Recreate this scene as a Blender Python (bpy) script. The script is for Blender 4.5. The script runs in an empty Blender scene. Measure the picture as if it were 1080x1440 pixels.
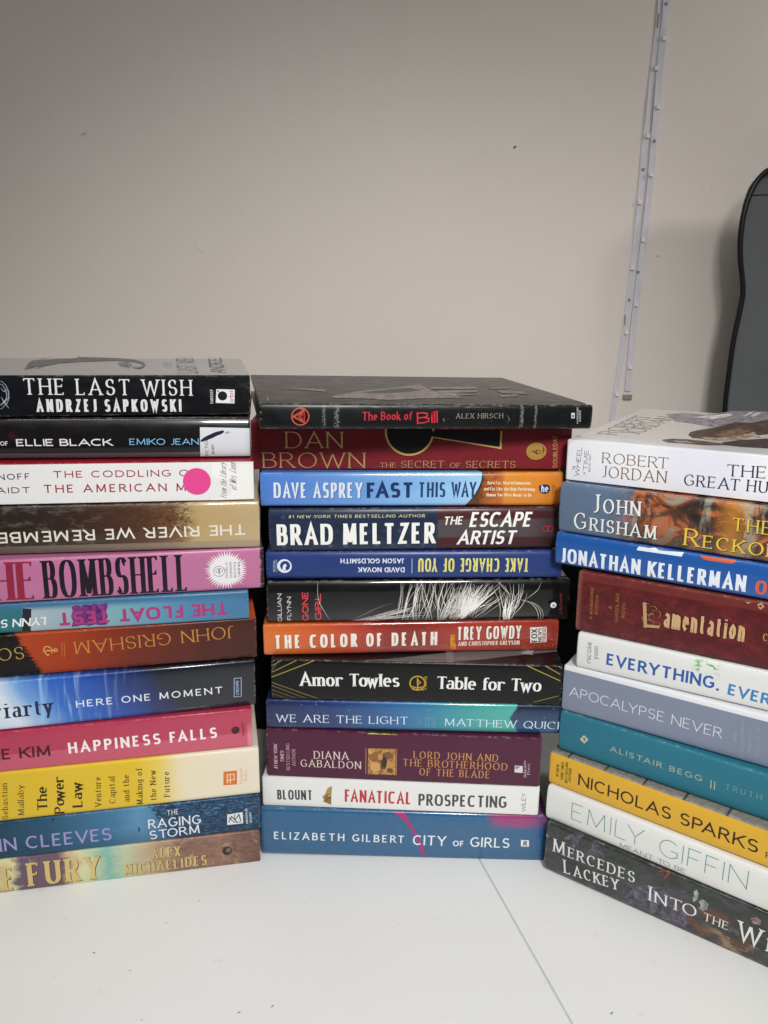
import bpy, math, random
from mathutils import Vector, Matrix, Euler
from mathutils.geometry import tessellate_polygon

# ------------------------------------------------------------------ camera, world, lamps
scene = bpy.context.scene
COL = scene.collection
R = math.radians

cam_data = bpy.data.cameras.new('camera')
cam = bpy.data.objects.new('camera', cam_data)
COL.objects.link(cam)
cam_data.sensor_fit = 'VERTICAL'
cam_data.sensor_height = 36.0
cam_data.lens = 36.0 * 1138.39 / 1440.0
cam_data.clip_start = 0.02
cam_data.clip_end = 50
_p, _r = 0.26236, 0.00935
_fw = Vector((0, math.cos(_p), -math.sin(_p)))
_u0 = Vector((0, math.sin(_p), math.cos(_p)))
_rt = Vector((1, 0, 0)) * math.cos(_r) + _u0 * math.sin(_r)
_up = _u0 * math.cos(_r) - Vector((1, 0, 0)) * math.sin(_r)
cam.matrix_world = Matrix(((_rt.x, _up.x, -_fw.x, 0), (_rt.y, _up.y, -_fw.y, 0), (_rt.z, _up.z, -_fw.z, 0.44486), (0, 0, 0, 1)))
scene.camera = cam

world = bpy.data.worlds.new('World')
scene.world = world
world.use_nodes = True
wn = world.node_tree
wn.nodes.clear()
w_out = wn.nodes.new('ShaderNodeOutputWorld')
w_bg = wn.nodes.new('ShaderNodeBackground')
w_tc = wn.nodes.new('ShaderNodeTexCoord')
w_sep = wn.nodes.new('ShaderNodeSeparateXYZ')
w_ramp = wn.nodes.new('ShaderNodeValToRGB')
w_map = wn.nodes.new('ShaderNodeMapRange')
w_map.inputs['From Min'].default_value = -1
wn.links.new(w_tc.outputs['Generated'], w_sep.inputs[0])
wn.links.new(w_sep.outputs['Z'], w_map.inputs['Value'])
wn.links.new(w_map.outputs[0], w_ramp.inputs[0])
cr = w_ramp.color_ramp
cr.elements[0].position = 0.30; cr.elements[0].color = (0.05, 0.05, 0.05, 1)
cr.elements[1].position = 0.86; cr.elements[1].color = (0.75, 0.75, 0.75, 1)
e = cr.elements.new(0.60); e.color = (0.10, 0.10, 0.10, 1)
wn.links.new(w_ramp.outputs[0], w_bg.inputs['Color'])
w_bg.inputs['Strength'].default_value = 0.55
wn.links.new(w_bg.outputs[0], w_out.inputs[0])

def area_lamp(name, loc, target, sx, sy, power, col):
    d = bpy.data.lights.new(name, 'AREA')
    d.shape = 'RECTANGLE'; d.size = sx; d.size_y = sy; d.energy = power; d.color = col
    o = bpy.data.objects.new(name, d); COL.objects.link(o)
    o.location = loc
    v = Vector(target) - Vector(loc)
    o.rotation_euler = v.to_track_quat('-Z', 'Y').to_euler()
    return o
def spot_lamp(name, loc, target, angle, blend, radius, power, col):
    d = bpy.data.lights.new(name, 'SPOT')
    d.spot_size = R(angle); d.spot_blend = blend; d.shadow_soft_size = radius; d.energy = power; d.color = col
    o = bpy.data.objects.new(name, d); COL.objects.link(o)
    o.location = loc
    o.rotation_euler = (Vector(target) - Vector(loc)).to_track_quat('-Z', 'Y').to_euler()
    return o
spot_lamp('vignette_spot', (0.21, -0.50, 0.97), (0.03, 0.70, 0.145), 59, 1.0, 0.12, 60, (1.0, 0.995, 0.98))  # added frontal fill spot; its soft falloff imitates lens vignetting
area_lamp('ceiling_lamp', (-0.10, 0.10, 1.00), (-0.12, 0.24, 0.0), 0.7, 0.035, 1.5, (1.0, 1.0, 0.985))
area_lamp('side_lamp', (0.95, 0.62, 0.86), (0.38, 1.0, 0.30), 0.12, 0.12, 2.0, (1.0, 0.97, 0.94))

scene.view_settings.view_transform = 'Standard'
scene.view_settings.look = 'None'
scene.view_settings.exposure = 0.0
scene.view_settings.gamma = 1.0
scene.view_settings.use_curve_mapping = False

# ------------------------------------------------------------------ helpers
def srgb(h):
    h = h.lstrip('#')
    out = []
    for i in (0, 2, 4):
        c = int(h[i:i+2], 16) / 255.0
        out.append(c / 12.92 if c <= 0.04045 else ((c + 0.055) / 1.055) ** 2.4)
    return (out[0], out[1], out[2], 1.0)

def empty(name, loc=(0, 0, 0), rot=(0, 0, 0), parent=None):
    o = bpy.data.objects.new(name, None)
    COL.objects.link(o)
    o.location = loc; o.rotation_euler = rot; o.empty_display_size = 0.02
    if parent: o.parent = parent
    return o

def mesh_obj(name, verts, faces, mats, parent=None, fmat=None, smooth=False, uvs=None):
    me = bpy.data.meshes.new(name)
    me.from_pydata([tuple(v) for v in verts], [], faces)
    for m in mats: me.materials.append(m)
    if fmat:
        for p, i in zip(me.polygons, fmat): p.material_index = i
    if uvs:
        uvl = me.uv_layers.new(name='UVMap')
        for lp in me.loops: uvl.data[lp.index].uv = uvs[lp.vertex_index]
    if smooth:
        for p in me.polygons: p.use_smooth = True
    me.update()
    o = bpy.data.objects.new(name, me)
    COL.objects.link(o)
    if parent: o.parent = parent
    return o

def tag(o, label=None, cat=None, group=None, kind=None):
    if label: o['label'] = label
    if cat: o['category'] = cat
    if group: o['group'] = group
    if kind: o['kind'] = kind
    return o

class Nodes:
    """small helper for building colour fields on a material"""
    def __init__(s, name):
        s.m = bpy.data.materials.new(name)
        s.m.use_nodes = True
        s.t = s.m.node_tree
        s.t.nodes.clear()
        s.out = s.t.nodes.new('ShaderNodeOutputMaterial')
        s.b = s.t.nodes.new('ShaderNodeBsdfPrincipled')
        s.t.links.new(s.b.outputs[0], s.out.inputs[0])
    def link(s, a, b): s.t.links.new(a, b)
    def setin(s, sock, v):
        if isinstance(v, str): sock.default_value = srgb(v)
        elif isinstance(v, (int, float)): sock.default_value = v
        elif isinstance(v, tuple): sock.default_value = v
        else: s.link(v, sock)
    def uv(s, L, T):
        tc = s.t.nodes.new('ShaderNodeTexCoord')
        sp = s.t.nodes.new('ShaderNodeSeparateXYZ')
        s.link(tc.outputs['UV'], sp.inputs[0])
        s.U, s.V = sp.outputs['X'], sp.outputs['Y']
        s.X = s.mul(s.U, L); s.Y = s.mul(s.V, T)
    def math(s, op, a, b=None):
        n = s.t.nodes.new('ShaderNodeMath'); n.operation = op
        s.setin(n.inputs[0], a)
        if b is not None: s.setin(n.inputs[1], b)
        return n.outputs[0]
    def mul(s, a, b): return s.math('MULTIPLY', a, b)
    def add(s, a, b): return s.math('ADD', a, b)
    def sub(s, a, b): return s.math('SUBTRACT', a, b)
    def noise(s, fx, fy, detail=3, seed=0.0, rough=0.55, dist=0.0):
        c = s.t.nodes.new('ShaderNodeCombineXYZ')
        s.link(s.mul(s.X, fx), c.inputs[0]); s.link(s.mul(s.Y, fy), c.inputs[1]); c.inputs[2].default_value = seed
        n = s.t.nodes.new('ShaderNodeTexNoise')
        n.inputs['Scale'].default_value = 1; n.inputs['Detail'].default_value = detail
        n.inputs['Roughness'].default_value = rough; n.inputs['Distortion'].default_value = dist
        s.link(c.outputs[0], n.inputs['Vector'])
        return n.outputs[0]
    def sm(s, x, lo, hi):
        n = s.t.nodes.new('ShaderNodeMapRange'); n.interpolation_type = 'SMOOTHSTEP'
        s.setin(n.inputs['Value'], x)
        n.inputs['From Min'].default_value = lo; n.inputs['From Max'].default_value = hi
        return n.outputs[0]
    def below(s, x, e, soft=0.01): return s.sub(1.0, s.sm(x, e - soft, e + soft))
    def above(s, x, e, soft=0.01): return s.sm(x, e - soft, e + soft)
    def band(s, x, lo, hi, soft=0.01): return s.mul(s.above(x, lo, soft), s.below(x, hi, soft))
    def ramp(s, x, stops, interp='LINEAR'):
        n = s.t.nodes.new('ShaderNodeValToRGB'); n.color_ramp.interpolation = interp
        el = n.color_ramp.elements
        while len(el) < len(stops): el.new(0.5)
        for e, (p, c) in zip(el, stops): e.position = p
        for e, (p, c) in zip(el, stops): e.color = srgb(c)
        s.setin(n.inputs[0], x)
        return n.outputs[0]
    def mix(s, f, a, b):
        n = s.t.nodes.new('ShaderNodeMix'); n.data_type = 'RGBA'; n.clamp_factor = True
        s.setin(n.inputs[0], f); s.setin(n.inputs[6], a); s.setin(n.inputs[7], b)
        return n.outputs[2]
    def bump(s, h, strength, dist):
        n = s.t.nodes.new('ShaderNodeBump')
        n.inputs['Strength'].default_value = strength; n.inputs['Distance'].default_value = dist
        s.link(h, n.inputs['Height'])
        s.link(n.outputs[0], s.b.inputs['Normal'])
    def finish(s, f):
        rough, coat, crough, metal, spec = FINISH[f]
        s.b.inputs['Roughness'].default_value = rough
        s.b.inputs['Coat Weight'].default_value = coat
        s.b.inputs['Coat Roughness'].default_value = crough
        s.b.inputs['Metallic'].default_value = metal
        s.b.inputs['Specular IOR Level'].default_value = spec

FINISH = {  # roughness, coat, coat roughness, metallic, specular level
    'cloth': (0.85, 0.0, 0.3, 0.0, 0.25),
    'matte': (0.52, 0.0, 0.3, 0.0, 0.40),
    'satin': (0.34, 0.06, 0.25, 0.0, 0.34),
    'gloss': (0.28, 0.65, 0.10, 0.0, 0.36),
    'mylar': (0.32, 1.0, 0.06, 0.0, 0.3),
    'painted': (0.40, 0.05, 0.25, 0.0, 0.35),
    'foil': (0.42, 0.0, 0.3, 0.25, 0.5),
}
_mats = {}
def plain(hexcol, f='matte'):
    k = (hexcol, f)
    if k not in _mats:
        n = Nodes('print_' + f)
        if f == 'painted':
            tc = n.t.nodes.new('ShaderNodeTexCoord')
            z = n.t.nodes.new('ShaderNodeTexNoise'); z.inputs['Scale'].default_value = 190; z.inputs['Detail'].default_value = 6
            z.inputs['Roughness'].default_value = .68; z.inputs['Distortion'].default_value = .8
            n.link(tc.outputs['Object'], z.inputs['Vector'])
            c = srgb(hexcol)
            dk = tuple(v * .45 for v in c[:3]) + (1,); lt = tuple(min(.9, v * 1.5 + .02) for v in c[:3]) + (1,)
            n.setin(n.b.inputs['Base Color'], n.mix(n.sm(z.outputs[0], .5, .62), n.mix(n.sm(z.outputs[0], .38, .5), dk, c), lt))
        else:
            n.b.inputs['Base Color'].default_value = srgb(hexcol)
        n.finish(f)
        _mats[k] = n.m
    return _mats[k]

# ------------------------------------------------------------------ lettering drawn with pen strokes
def arc(cx, cy, rx, ry, a0, a1, k=2.0):
    n = max(3, int(abs(a1 - a0) / (11 if k < 3.3 else 48)))
    if k >= 3.3: k = 2.0
    pts = []
    for i in range(n + 1):
        a = R(a0 + (a1 - a0) * i / n)
        c, s_ = math.cos(a), math.sin(a)
        pts.append((cx + rx * math.copysign(abs(c) ** (2 / k), c), cy + ry * math.copysign(abs(s_) ** (2 / k), s_)))
    return pts

XH = 0.68
KERN = set('LT LY LV TA AT AV VA AW WA AY YA FA PA TO OT TJ RT TW YO rt ty ow To Ta Tw Ya fo ve ev wi'.split())
def glyph(ch, k):
    """centre-line strokes of one letter: width, [(points, serif flags)]"""
    A = lambda *a: arc(*a, k=k)
    G = {
    'A': (.74, [([(0, 0), (.37, 1), (.74, 0)], 'vv'), ([(.13, .33), (.61, .33)], '--')]),
    'B': (.54, [([(0, 0), (0, 1)], 'vv'), ([(0, 1), (.26, 1)] + A(.26, .765, .22, .235, 85, -85) + [(.26, .53), (0, .53)], '--'), ([(.26, .53)] + A(.28, .265, .26, .265, 85, -85) + [(.28, 0), (0, 0)], '--')]),
    'C': (.68, [(A(.38, .5, .38, .5, 48, 312), 'h-')]),
    'D': (.66, [([(0, 0), (0, 1)], 'vv'), ([(0, 1), (.26, 1)] + A(.26, .5, .40, .5, 85, -85) + [(.26, 0), (0, 0)], '--')]),
    'E': (.48, [([(0, 0), (0, 1)], 'vv'), ([(0, 1), (.47, 1)], '-h'), ([(0, .52), (.40, .52)], '-h'), ([(0, 0), (.48, 0)], '-h')]),
    'F': (.46, [([(0, 0), (0, 1)], 'vv'), ([(0, 1), (.46, 1)], '-h'), ([(0, .5), (.38, .5)], '-h')]),
    'G': (.70, [(A(.38, .5, .38, .5, 48, 325), 'h-'), ([(.44, .44), (.70, .44), (.70, .14)], '--')]),
    'H': (.64, [([(0, 0), (0, 1)], 'vv'), ([(.64, 0), (.64, 1)], 'vv'), ([(0, .52), (.64, .52)], '--')]),
    'I': (.0, [([(0, 0), (0, 1)], 'vv')]),
    'J': (.34, [([(.34, 1), (.34, .26)] + A(.14, .26, .20, .26, -5, -110), 'v-')]),
    'K': (.60, [([(0, 0), (0, 1)], 'vv'), ([(.57, 1), (.03, .42)], 'v-'), ([(.20, .60), (.60, 0)], '-v')]),
    'L': (.46, [([(0, 1), (0, 0)], 'vv'), ([(0, 0), (.46, 0)], '-h')]),
    'M': (.84, [([(.04, 0), (.08, 1)], 'vv'), ([(.08, 1), (.42, .06)], '--'), ([(.42, .06), (.76, 1)], '--'), ([(.76, 1), (.80, 0)], 'vv')]),
    'N': (.66, [([(0, 0), (0, 1)], 'vv'), ([(0, 1), (.66, 0)], '--'), ([(.66, 0), (.66, 1)], '-v')]),
    'O': (.76, [(A(.38, .5, .38, .5, 90, 450), 'oo')]),
    'P': (.52, [([(0, 0), (0, 1)], 'vv'), ([(0, 1), (.26, 1)] + A(.26, .74, .25, .26, 85, -85) + [(.26, .48), (0, .48)], '--')]),
    'Q': (.76, [(A(.38, .5, .38, .5, 90, 450), 'oo'), ([(.42, .24), (.78, -.12)], '--')]),
    'R': (.58, [([(0, 0), (0, 1)], 'vv'), ([(0, 1), (.26, 1)] + A(.26, .75, .24, .25, 85, -85) + [(.26, .5), (0, .5)], '--'), ([(.26, .5), (.58, 0)], '-v')]),
    'S': (.50, [(A(.25, .745, .235, .255, 28, 255) + A(.25, .255, .25, .255, 75, -152), 'hh')]),
    'T': (.66, [([(.33, 0), (.33, 1)], 'v-'), ([(-.02, 1), (.68, 1)], 'hh')]),
    'U': (.62, [([(0, 1), (0, .32)] + A(.31, .31, .31, .31, 180, 360) + [(.62, .32), (.62, 1)], 'vv')]),
    'V': (.70, [([(0, 1), (.35, 0), (.70, 1)], 'vv')]),
    'W': (1.04, [([(0, 1), (.27, 0), (.52, .92)], 'v-'), ([(.52, .92), (.77, 0), (1.04, 1)], '-v')]),
    'X': (.64, [([(0, 1), (.64, 0)], 'vv'), ([(.62, 1), (.02, 0)], 'vv')]),
    'Y': (.66, [([(0, 1), (.33, .45), (.66, 1)], 'vv'), ([(.33, .45), (.33, 0)], '-v')]),
    'Z': (.56, [([(.02, 1), (.55, 1), (0, 0), (.56, 0)], 'hh')]),
    '1': (.25, [([(0, .8), (.2, 1), (.2, 0)], '-v')]),
    '#': (.5, [([(.1, 0), (.2, 1)], '--'), ([(.32, 0), (.42, 1)], '--'), ([(0, .33), (.5, .33)], '--'), ([(.03, .67), (.52, .67)], '--')]),
    '|': (.0, [([(0, -.15), (0, 1.15)], '--')]),
    '-': (.25, [([(0, .36), (.25, .36)], '--')]),
    '.': (.0, [([(0, 0), (0, .05)], '--')]),
    ',': (.06, [([(.06, .04), (0, -.18)], '--')]),
    'a': (.42, [([(.42, 0), (.42, .46)] + A(.23, .47, .19, .21, 0, 150), 'v-'), (A(.20, .19, .20, .19, 90, 350) , '--'), ([(.20, .38), (.42, .38)], '--')]),
    'b': (.46, [([(0, 0), (0, 1)], '-v'), (A(.22, .34, .24, .34, 175, -175), '--')]),
    'c': (.40, [(A(.24, .34, .24, .34, 48, 312), '--')]),
    'd': (.46, [([(.46, 0), (.46, 1)], 'vv'), (A(.24, .34, .24, .34, 5, 355), '--')]),
    'e': (.44, [([(.02, .36), (.44, .36)] + A(.22, .34, .22, .34, 6, 312), '--')]),
    'f': (.38, [([(.13, 0), (.13, .78)] + A(.31, .80, .18, .20, 180, 50), 'v-'), ([(-.02, .66), (.36, .66)], '--')]),
    'g': (.46, [(A(.23, .36, .23, .32, 5, 355), '--'), ([(.46, .68), (.46, -.06)] + A(.24, -.06, .22, .22, 0, -150), '--')]),
    'h': (.44, [([(0, 0), (0, 1)], 'vv'), ([(0, .40)] + A(.22, .44, .22, .24, 160, 0) + [(.44, 0)], '-v')]),
    'i': (.0, [([(0, 0), (0, XH)], 'vv'), ([(0, .88), (0, .96)], '--')]),
    'j': (.12, [([(.12, XH), (.12, -.1), (0, -.26)], 'v-'), ([(.12, .88), (.12, .96)], '--')]),
    'k': (.44, [([(0, 0), (0, 1)], 'vv'), ([(.40, .68), (.02, .28)], '--'), ([(.14, .40), (.44, 0)], '-v')]),
    'l': (.0, [([(0, 0), (0, 1)], 'vv')]),
    'm': (.76, [([(0, 0), (0, XH)], 'vv'), ([(0, .42)] + A(.19, .46, .19, .22, 160, 0) + [(.38, 0)], '-v'), ([(.38, .42)] + A(.57, .46, .19, .22, 160, 0) + [(.76, 0)], '-v')]),
    'n': (.44, [([(0, 0), (0, XH)], 'vv'), ([(0, .40)] + A(.22, .44, .22, .24, 160, 0) + [(.44, 0)], '-v')]),
    'o': (.48, [(A(.24, .34, .24, .34, 90, 450), 'oo')]),
    'p': (.46, [([(0, -.28), (0, XH)], 'vv'), (A(.22, .34, .24, .34, 175, -175), '--')]),
    'q': (.46, [([(.46, -.28), (.46, XH)], 'v-'), (A(.24, .34, .24, .34, 5, 355), '--')]),
    'r': (.34, [([(0, 0), (0, XH)], 'vv'), ([(0, .38)] + A(.22, .44, .22, .24, 165, 50) + [(.37, .56)], '--')]),
    's': (.34, [(A(.17, .505, .16, .175, 30, 255) + A(.17, .17, .17, .17, 75, -152), '--')]),
    't': (.38, [([(.14, .92), (.14, .18)] + A(.30, .17, .16, .17, 180, 300), '--'), ([(-.02, .66), (.38, .66)], '--')]),
    'u': (.44, [([(0, XH), (0, .24)] + A(.22, .23, .22, .23, 180, 355), 'v-'), ([(.44, 0), (.44, XH)], '-v')]),
    'v': (.46, [([(0, XH), (.23, 0), (.46, XH)], 'vv')]),
    'w': (.70, [([(0, XH), (.18, 0), (.35, .62)], 'v-'), ([(.35, .62), (.52, 0), (.70, XH)], '-v')]),
    'x': (.44, [([(0, XH), (.44, 0)], 'vv'), ([(.43, XH), (.01, 0)], 'vv')]),
    'y': (.46, [([(0, XH), (.23, .02)], 'v-'), ([(.46, XH), (.14, -.28)], 'v-')]),
    'z': (.40, [([(.02, XH), (.39, XH), (0, 0), (.40, 0)], '--')]),
    }
    return G.get(ch)

# style: vertical pen width, horizontal pen width, pen angle, roundness, serif length, tracking, slant
STYLE = {
    'condw': (.20, .16, 0, 2.7, 0, .25, 0),
    'serifx': (.245, .085, 6, 2.0, .05, .05, 0),
    'river': (.17, .15, 0, 2.05, 0, .20, 0),
    'hair': (.042, .040, 0, 2.0, 0, .22, 0),
    'thin': (.070, .065, 0, 2.0, 0, .16, 0),
    'light': (.10, .092, 0, 2.0, 0, .16, 0),
    'sans': (.14, .125, 0, 2.05, 0, .15, 0),
    'bold': (.19, .165, 0, 2.2, 0, .13, 0),
    'wide': (.16, .135, 0, 2.0, 0, .36, 0),
    'cond': (.17, .145, 0, 2.7, 0, .11, 0),
    'condb': (.225, .165, 0, 2.8, 0, .12, 0),
    'block': (.245, .20, 0, 2.6, 0, .10, 0),
    'ital': (.185, .15, 0, 2.5, 0, .08, .2),
    'widei': (.20, .17, 0, 2.1, 0, .30, .15),
    'roman': (.128, .052, 12, 2.0, .075, .15, 0),
    'romanl': (.100, .045, 14, 2.0, .07, .15, 0),
    'romanb': (.165, .05, 8, 2.0, .11, .15, 0),
    'fat': (.25, .07, 0, 2.1, .05, .025, 0),
    'didot': (.17, .04, 0, 2.5, .05, .015, 0),
    'flare': (.17, .075, 10, 2.1, .045, .13, 0),
    'gothic': (.175, .06, 38, 3.4, .03, .045, 0),
    'script': (.085, .028, 40, 2.0, .03, .10, .45),
}

def outline(pts, wfun, closed):
    n = len(pts)
    left, right = [], []
    for i in range(n):
        p = pts[i]
        a = pts[i - 1] if i else (pts[n - 2] if closed else None)
        b = pts[i + 1] if i < n - 1 else (pts[1] if closed else None)
        d1 = (p[0] - a[0], p[1] - a[1]) if a else None
        d2 = (b[0] - p[0], b[1] - p[1]) if b else None
        if d1 is None: d1 = d2
        if d2 is None: d2 = d1
        l1 = math.hypot(*d1) or 1e-9; l2 = math.hypot(*d2) or 1e-9
        d1 = (d1[0] / l1, d1[1] / l1); d2 = (d2[0] / l2, d2[1] / l2)
        t = (d1[0] + d2[0], d1[1] + d2[1]); lt = math.hypot(*t)
        if lt < 1e-6: t = d1; lt = 1
        t = (t[0] / lt, t[1] / lt)
        nrm = (-t[1], t[0])
        w = 0.5 * (wfun(d1) + wfun(d2)) * 0.5
        c = max(0.42, abs(nrm[0] * -d1[1] + nrm[1] * d1[0]))
        w = w / c
        left.append((p[0] + nrm[0] * w, p[1] + nrm[1] * w))
        right.append((p[0] - nrm[0] * w, p[1] - nrm[1] * w))
    return left, right

def letter_polys(text, length, h, style, sc=None):
    """flat polygons of a line of lettering set from (0,0) to (length,0) with cap height h"""
    tv, th, ang, k, ser, trk, slant = STYLE[style]
    adv = length / h / max(1, len(text) - .4 * text.count(' '))
    lim = (.30 if style in ('didot', 'fat') else .42 if ser else .305) * adv
    if tv > lim: th *= max(.6, lim / tv) if not ser else 1; tv = lim
    trk = min(trk + ser * .9, (.34 if ser or trk > .2 else .22) * adv)
    items = []
    fixed = total_w = 0.0
    prev = ''
    for ch in text:
        if ch == ' ':
            items.append(None); fixed += trk + .05; total_w += .26; prev = ''
            continue
        s = 1.0
        c = ch
        if sc and ch.islower(): c = ch.upper(); s = sc
        g = glyph(c, k)
        if g is None: continue
        kn = -.16 * s if prev + c in KERN else (-.10 * s if c == 'J' and prev else 0.0)
        prev = c
        items.append((g, s, kn)); fixed += tv * (0.5 + 0.5 * s) + trk * s; total_w += (g[0] * s + kn)
    fixed -= trk
    sx = (length / h - fixed) / max(total_w, .05)
    squeeze = 1.0
    if sx < 0.25:                                   # too tight: shrink the gaps as well
        squeeze = (length / h) / (fixed + total_w * .45); sx = .45 * squeeze
    out = []
    x = 0.0
    th_r, ang_r = th, R(ang)
    for it in items:
        if it is None: x += ((trk + .05) * squeeze + .26 * sx); continue
        (w, strokes), s, kn = it
        x += kn * sx
        pw = tv * (0.5 + 0.5 * s) * min(1, squeeze + .15)
        ph = th * (0.5 + 0.5 * s)
        def wf(d):
            f = abs(math.sin(math.atan2(d[1], d[0]) - ang_r))
            return (ph + (pw - ph) * f ** 1.35) * h
        x0 = x + pw / 2
        tf = lambda p: ((x0 + p[0] * sx * s) * h, (ph / 2 + p[1] * (s - ph)) * h)
        for pts, fl in strokes:
            P = [tf(p) for p in pts]
            q = [P[0]]
            for p in P[1:]:
                if math.hypot(p[0] - q[-1][0], p[1] - q[-1][1]) > 1e-4 * h: q.append(p)
            P = q
            closed = fl == 'oo'
            Lf, Rt = outline(P, wf, closed)
            if not closed:
                for end in (0, 1):
                    i, j = (0, 1) if end == 0 else (-1, -2)
                    d = (P[i][0] - P[j][0], P[i][1] - P[j][1]); l = math.hypot(*d)
                    d = (d[0] / l, d[1] / l)
                    yy = pts[i][1]
                    if abs(d[1]) > .5 and any(abs(yy - q_) < .012 for q_ in (0, 1, XH, -.28)):
                        ext = ph * h / 2 / abs(d[1])
                        e = (P[i][0] + d[0] * ext, P[i][1] + d[1] * ext)
                        ww = wf(d) / 2 / abs(d[1])
                        sgn = 1 if d[1] > 0 else -1
                        if end == 0: sgn = -sgn
                        Lf[i] = (e[0] - sgn * ww, e[1]); Rt[i] = (e[0] + sgn * ww, e[1])
                    if ser and fl[end] == 'v' and abs(d[1]) > .3:
                        ye = P[i][1] + math.copysign(ph * h / 2, d[1]); sg = -math.copysign(1, d[1])
                        ww = wf(d) / 2 / max(abs(d[1]), .6)
                        if style == 'gothic':
                            q = ww * 1.45
                            out.append([(P[i][0] - q, ye), (P[i][0], ye - sg * q * .75), (P[i][0] + q, ye), (P[i][0], ye + sg * q * .9)])
                            continue
                        tk = max(ph * .8, .03) * h; sl = ser * h * (0.6 + .4 * s)
                        cx = P[i][0]
                        out.append([(cx - ww - sl, ye), (cx + ww + sl, ye), (cx + ww + sl, ye + sg * tk * .7), (cx + ww, ye + sg * (tk + sl * .55)), (cx - ww, ye + sg * (tk + sl * .55)), (cx - ww - sl, ye + sg * tk * .7)])
                    if ser and fl[end] == 'h':
                        ln = (ser * 1.5 + ph) * h * s
                        mid = s * h / 2
                        sg = -1 if P[i][1] > mid * 1.15 else 1
                        dx = math.copysign(1, d[0]) if abs(d[0]) > .05 else 1
                        cx = P[i][0]; y0 = P[i][1] - sg * ph * h / 2
                        out.append([(cx + dx * ph * h * .3, y0), (cx + dx * ph * h * .3, y0 + sg * ln), (cx - dx * .02 * h, y0 + sg * ln), (cx - dx * (ser + .02) * h, y0)])
            n = len(P)
            for i in range(n - 1):
                out.append([Rt[i], Rt[i + 1], Lf[i + 1], Lf[i]])
            out.append('next')
        out.append('letter')
        x += pw + w * s * sx + trk * s * squeeze
    if slant:
        out = [o if isinstance(o, str) else [(p[0] + slant * p[1], p[1]) for p in o] for o in out]
    return out

# ------------------------------------------------------------------ a book
def clip_half(poly, axis, val, keep_above):
    res = []
    n = len(poly)
    for i in range(n):
        a, b = poly[i], poly[(i + 1) % n]
        ia = (a[axis] >= val) == keep_above or a[axis] == val
        ib = (b[axis] >= val) == keep_above or b[axis] == val
        if ia: res.append(a)
        if ia != ib and abs(b[axis] - a[axis]) > 1e-12:
            t = (val - a[axis]) / (b[axis] - a[axis])
            res.append((a[0] + t * (b[0] - a[0]), a[1] + t * (b[1] - a[1])))
    return res

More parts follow.
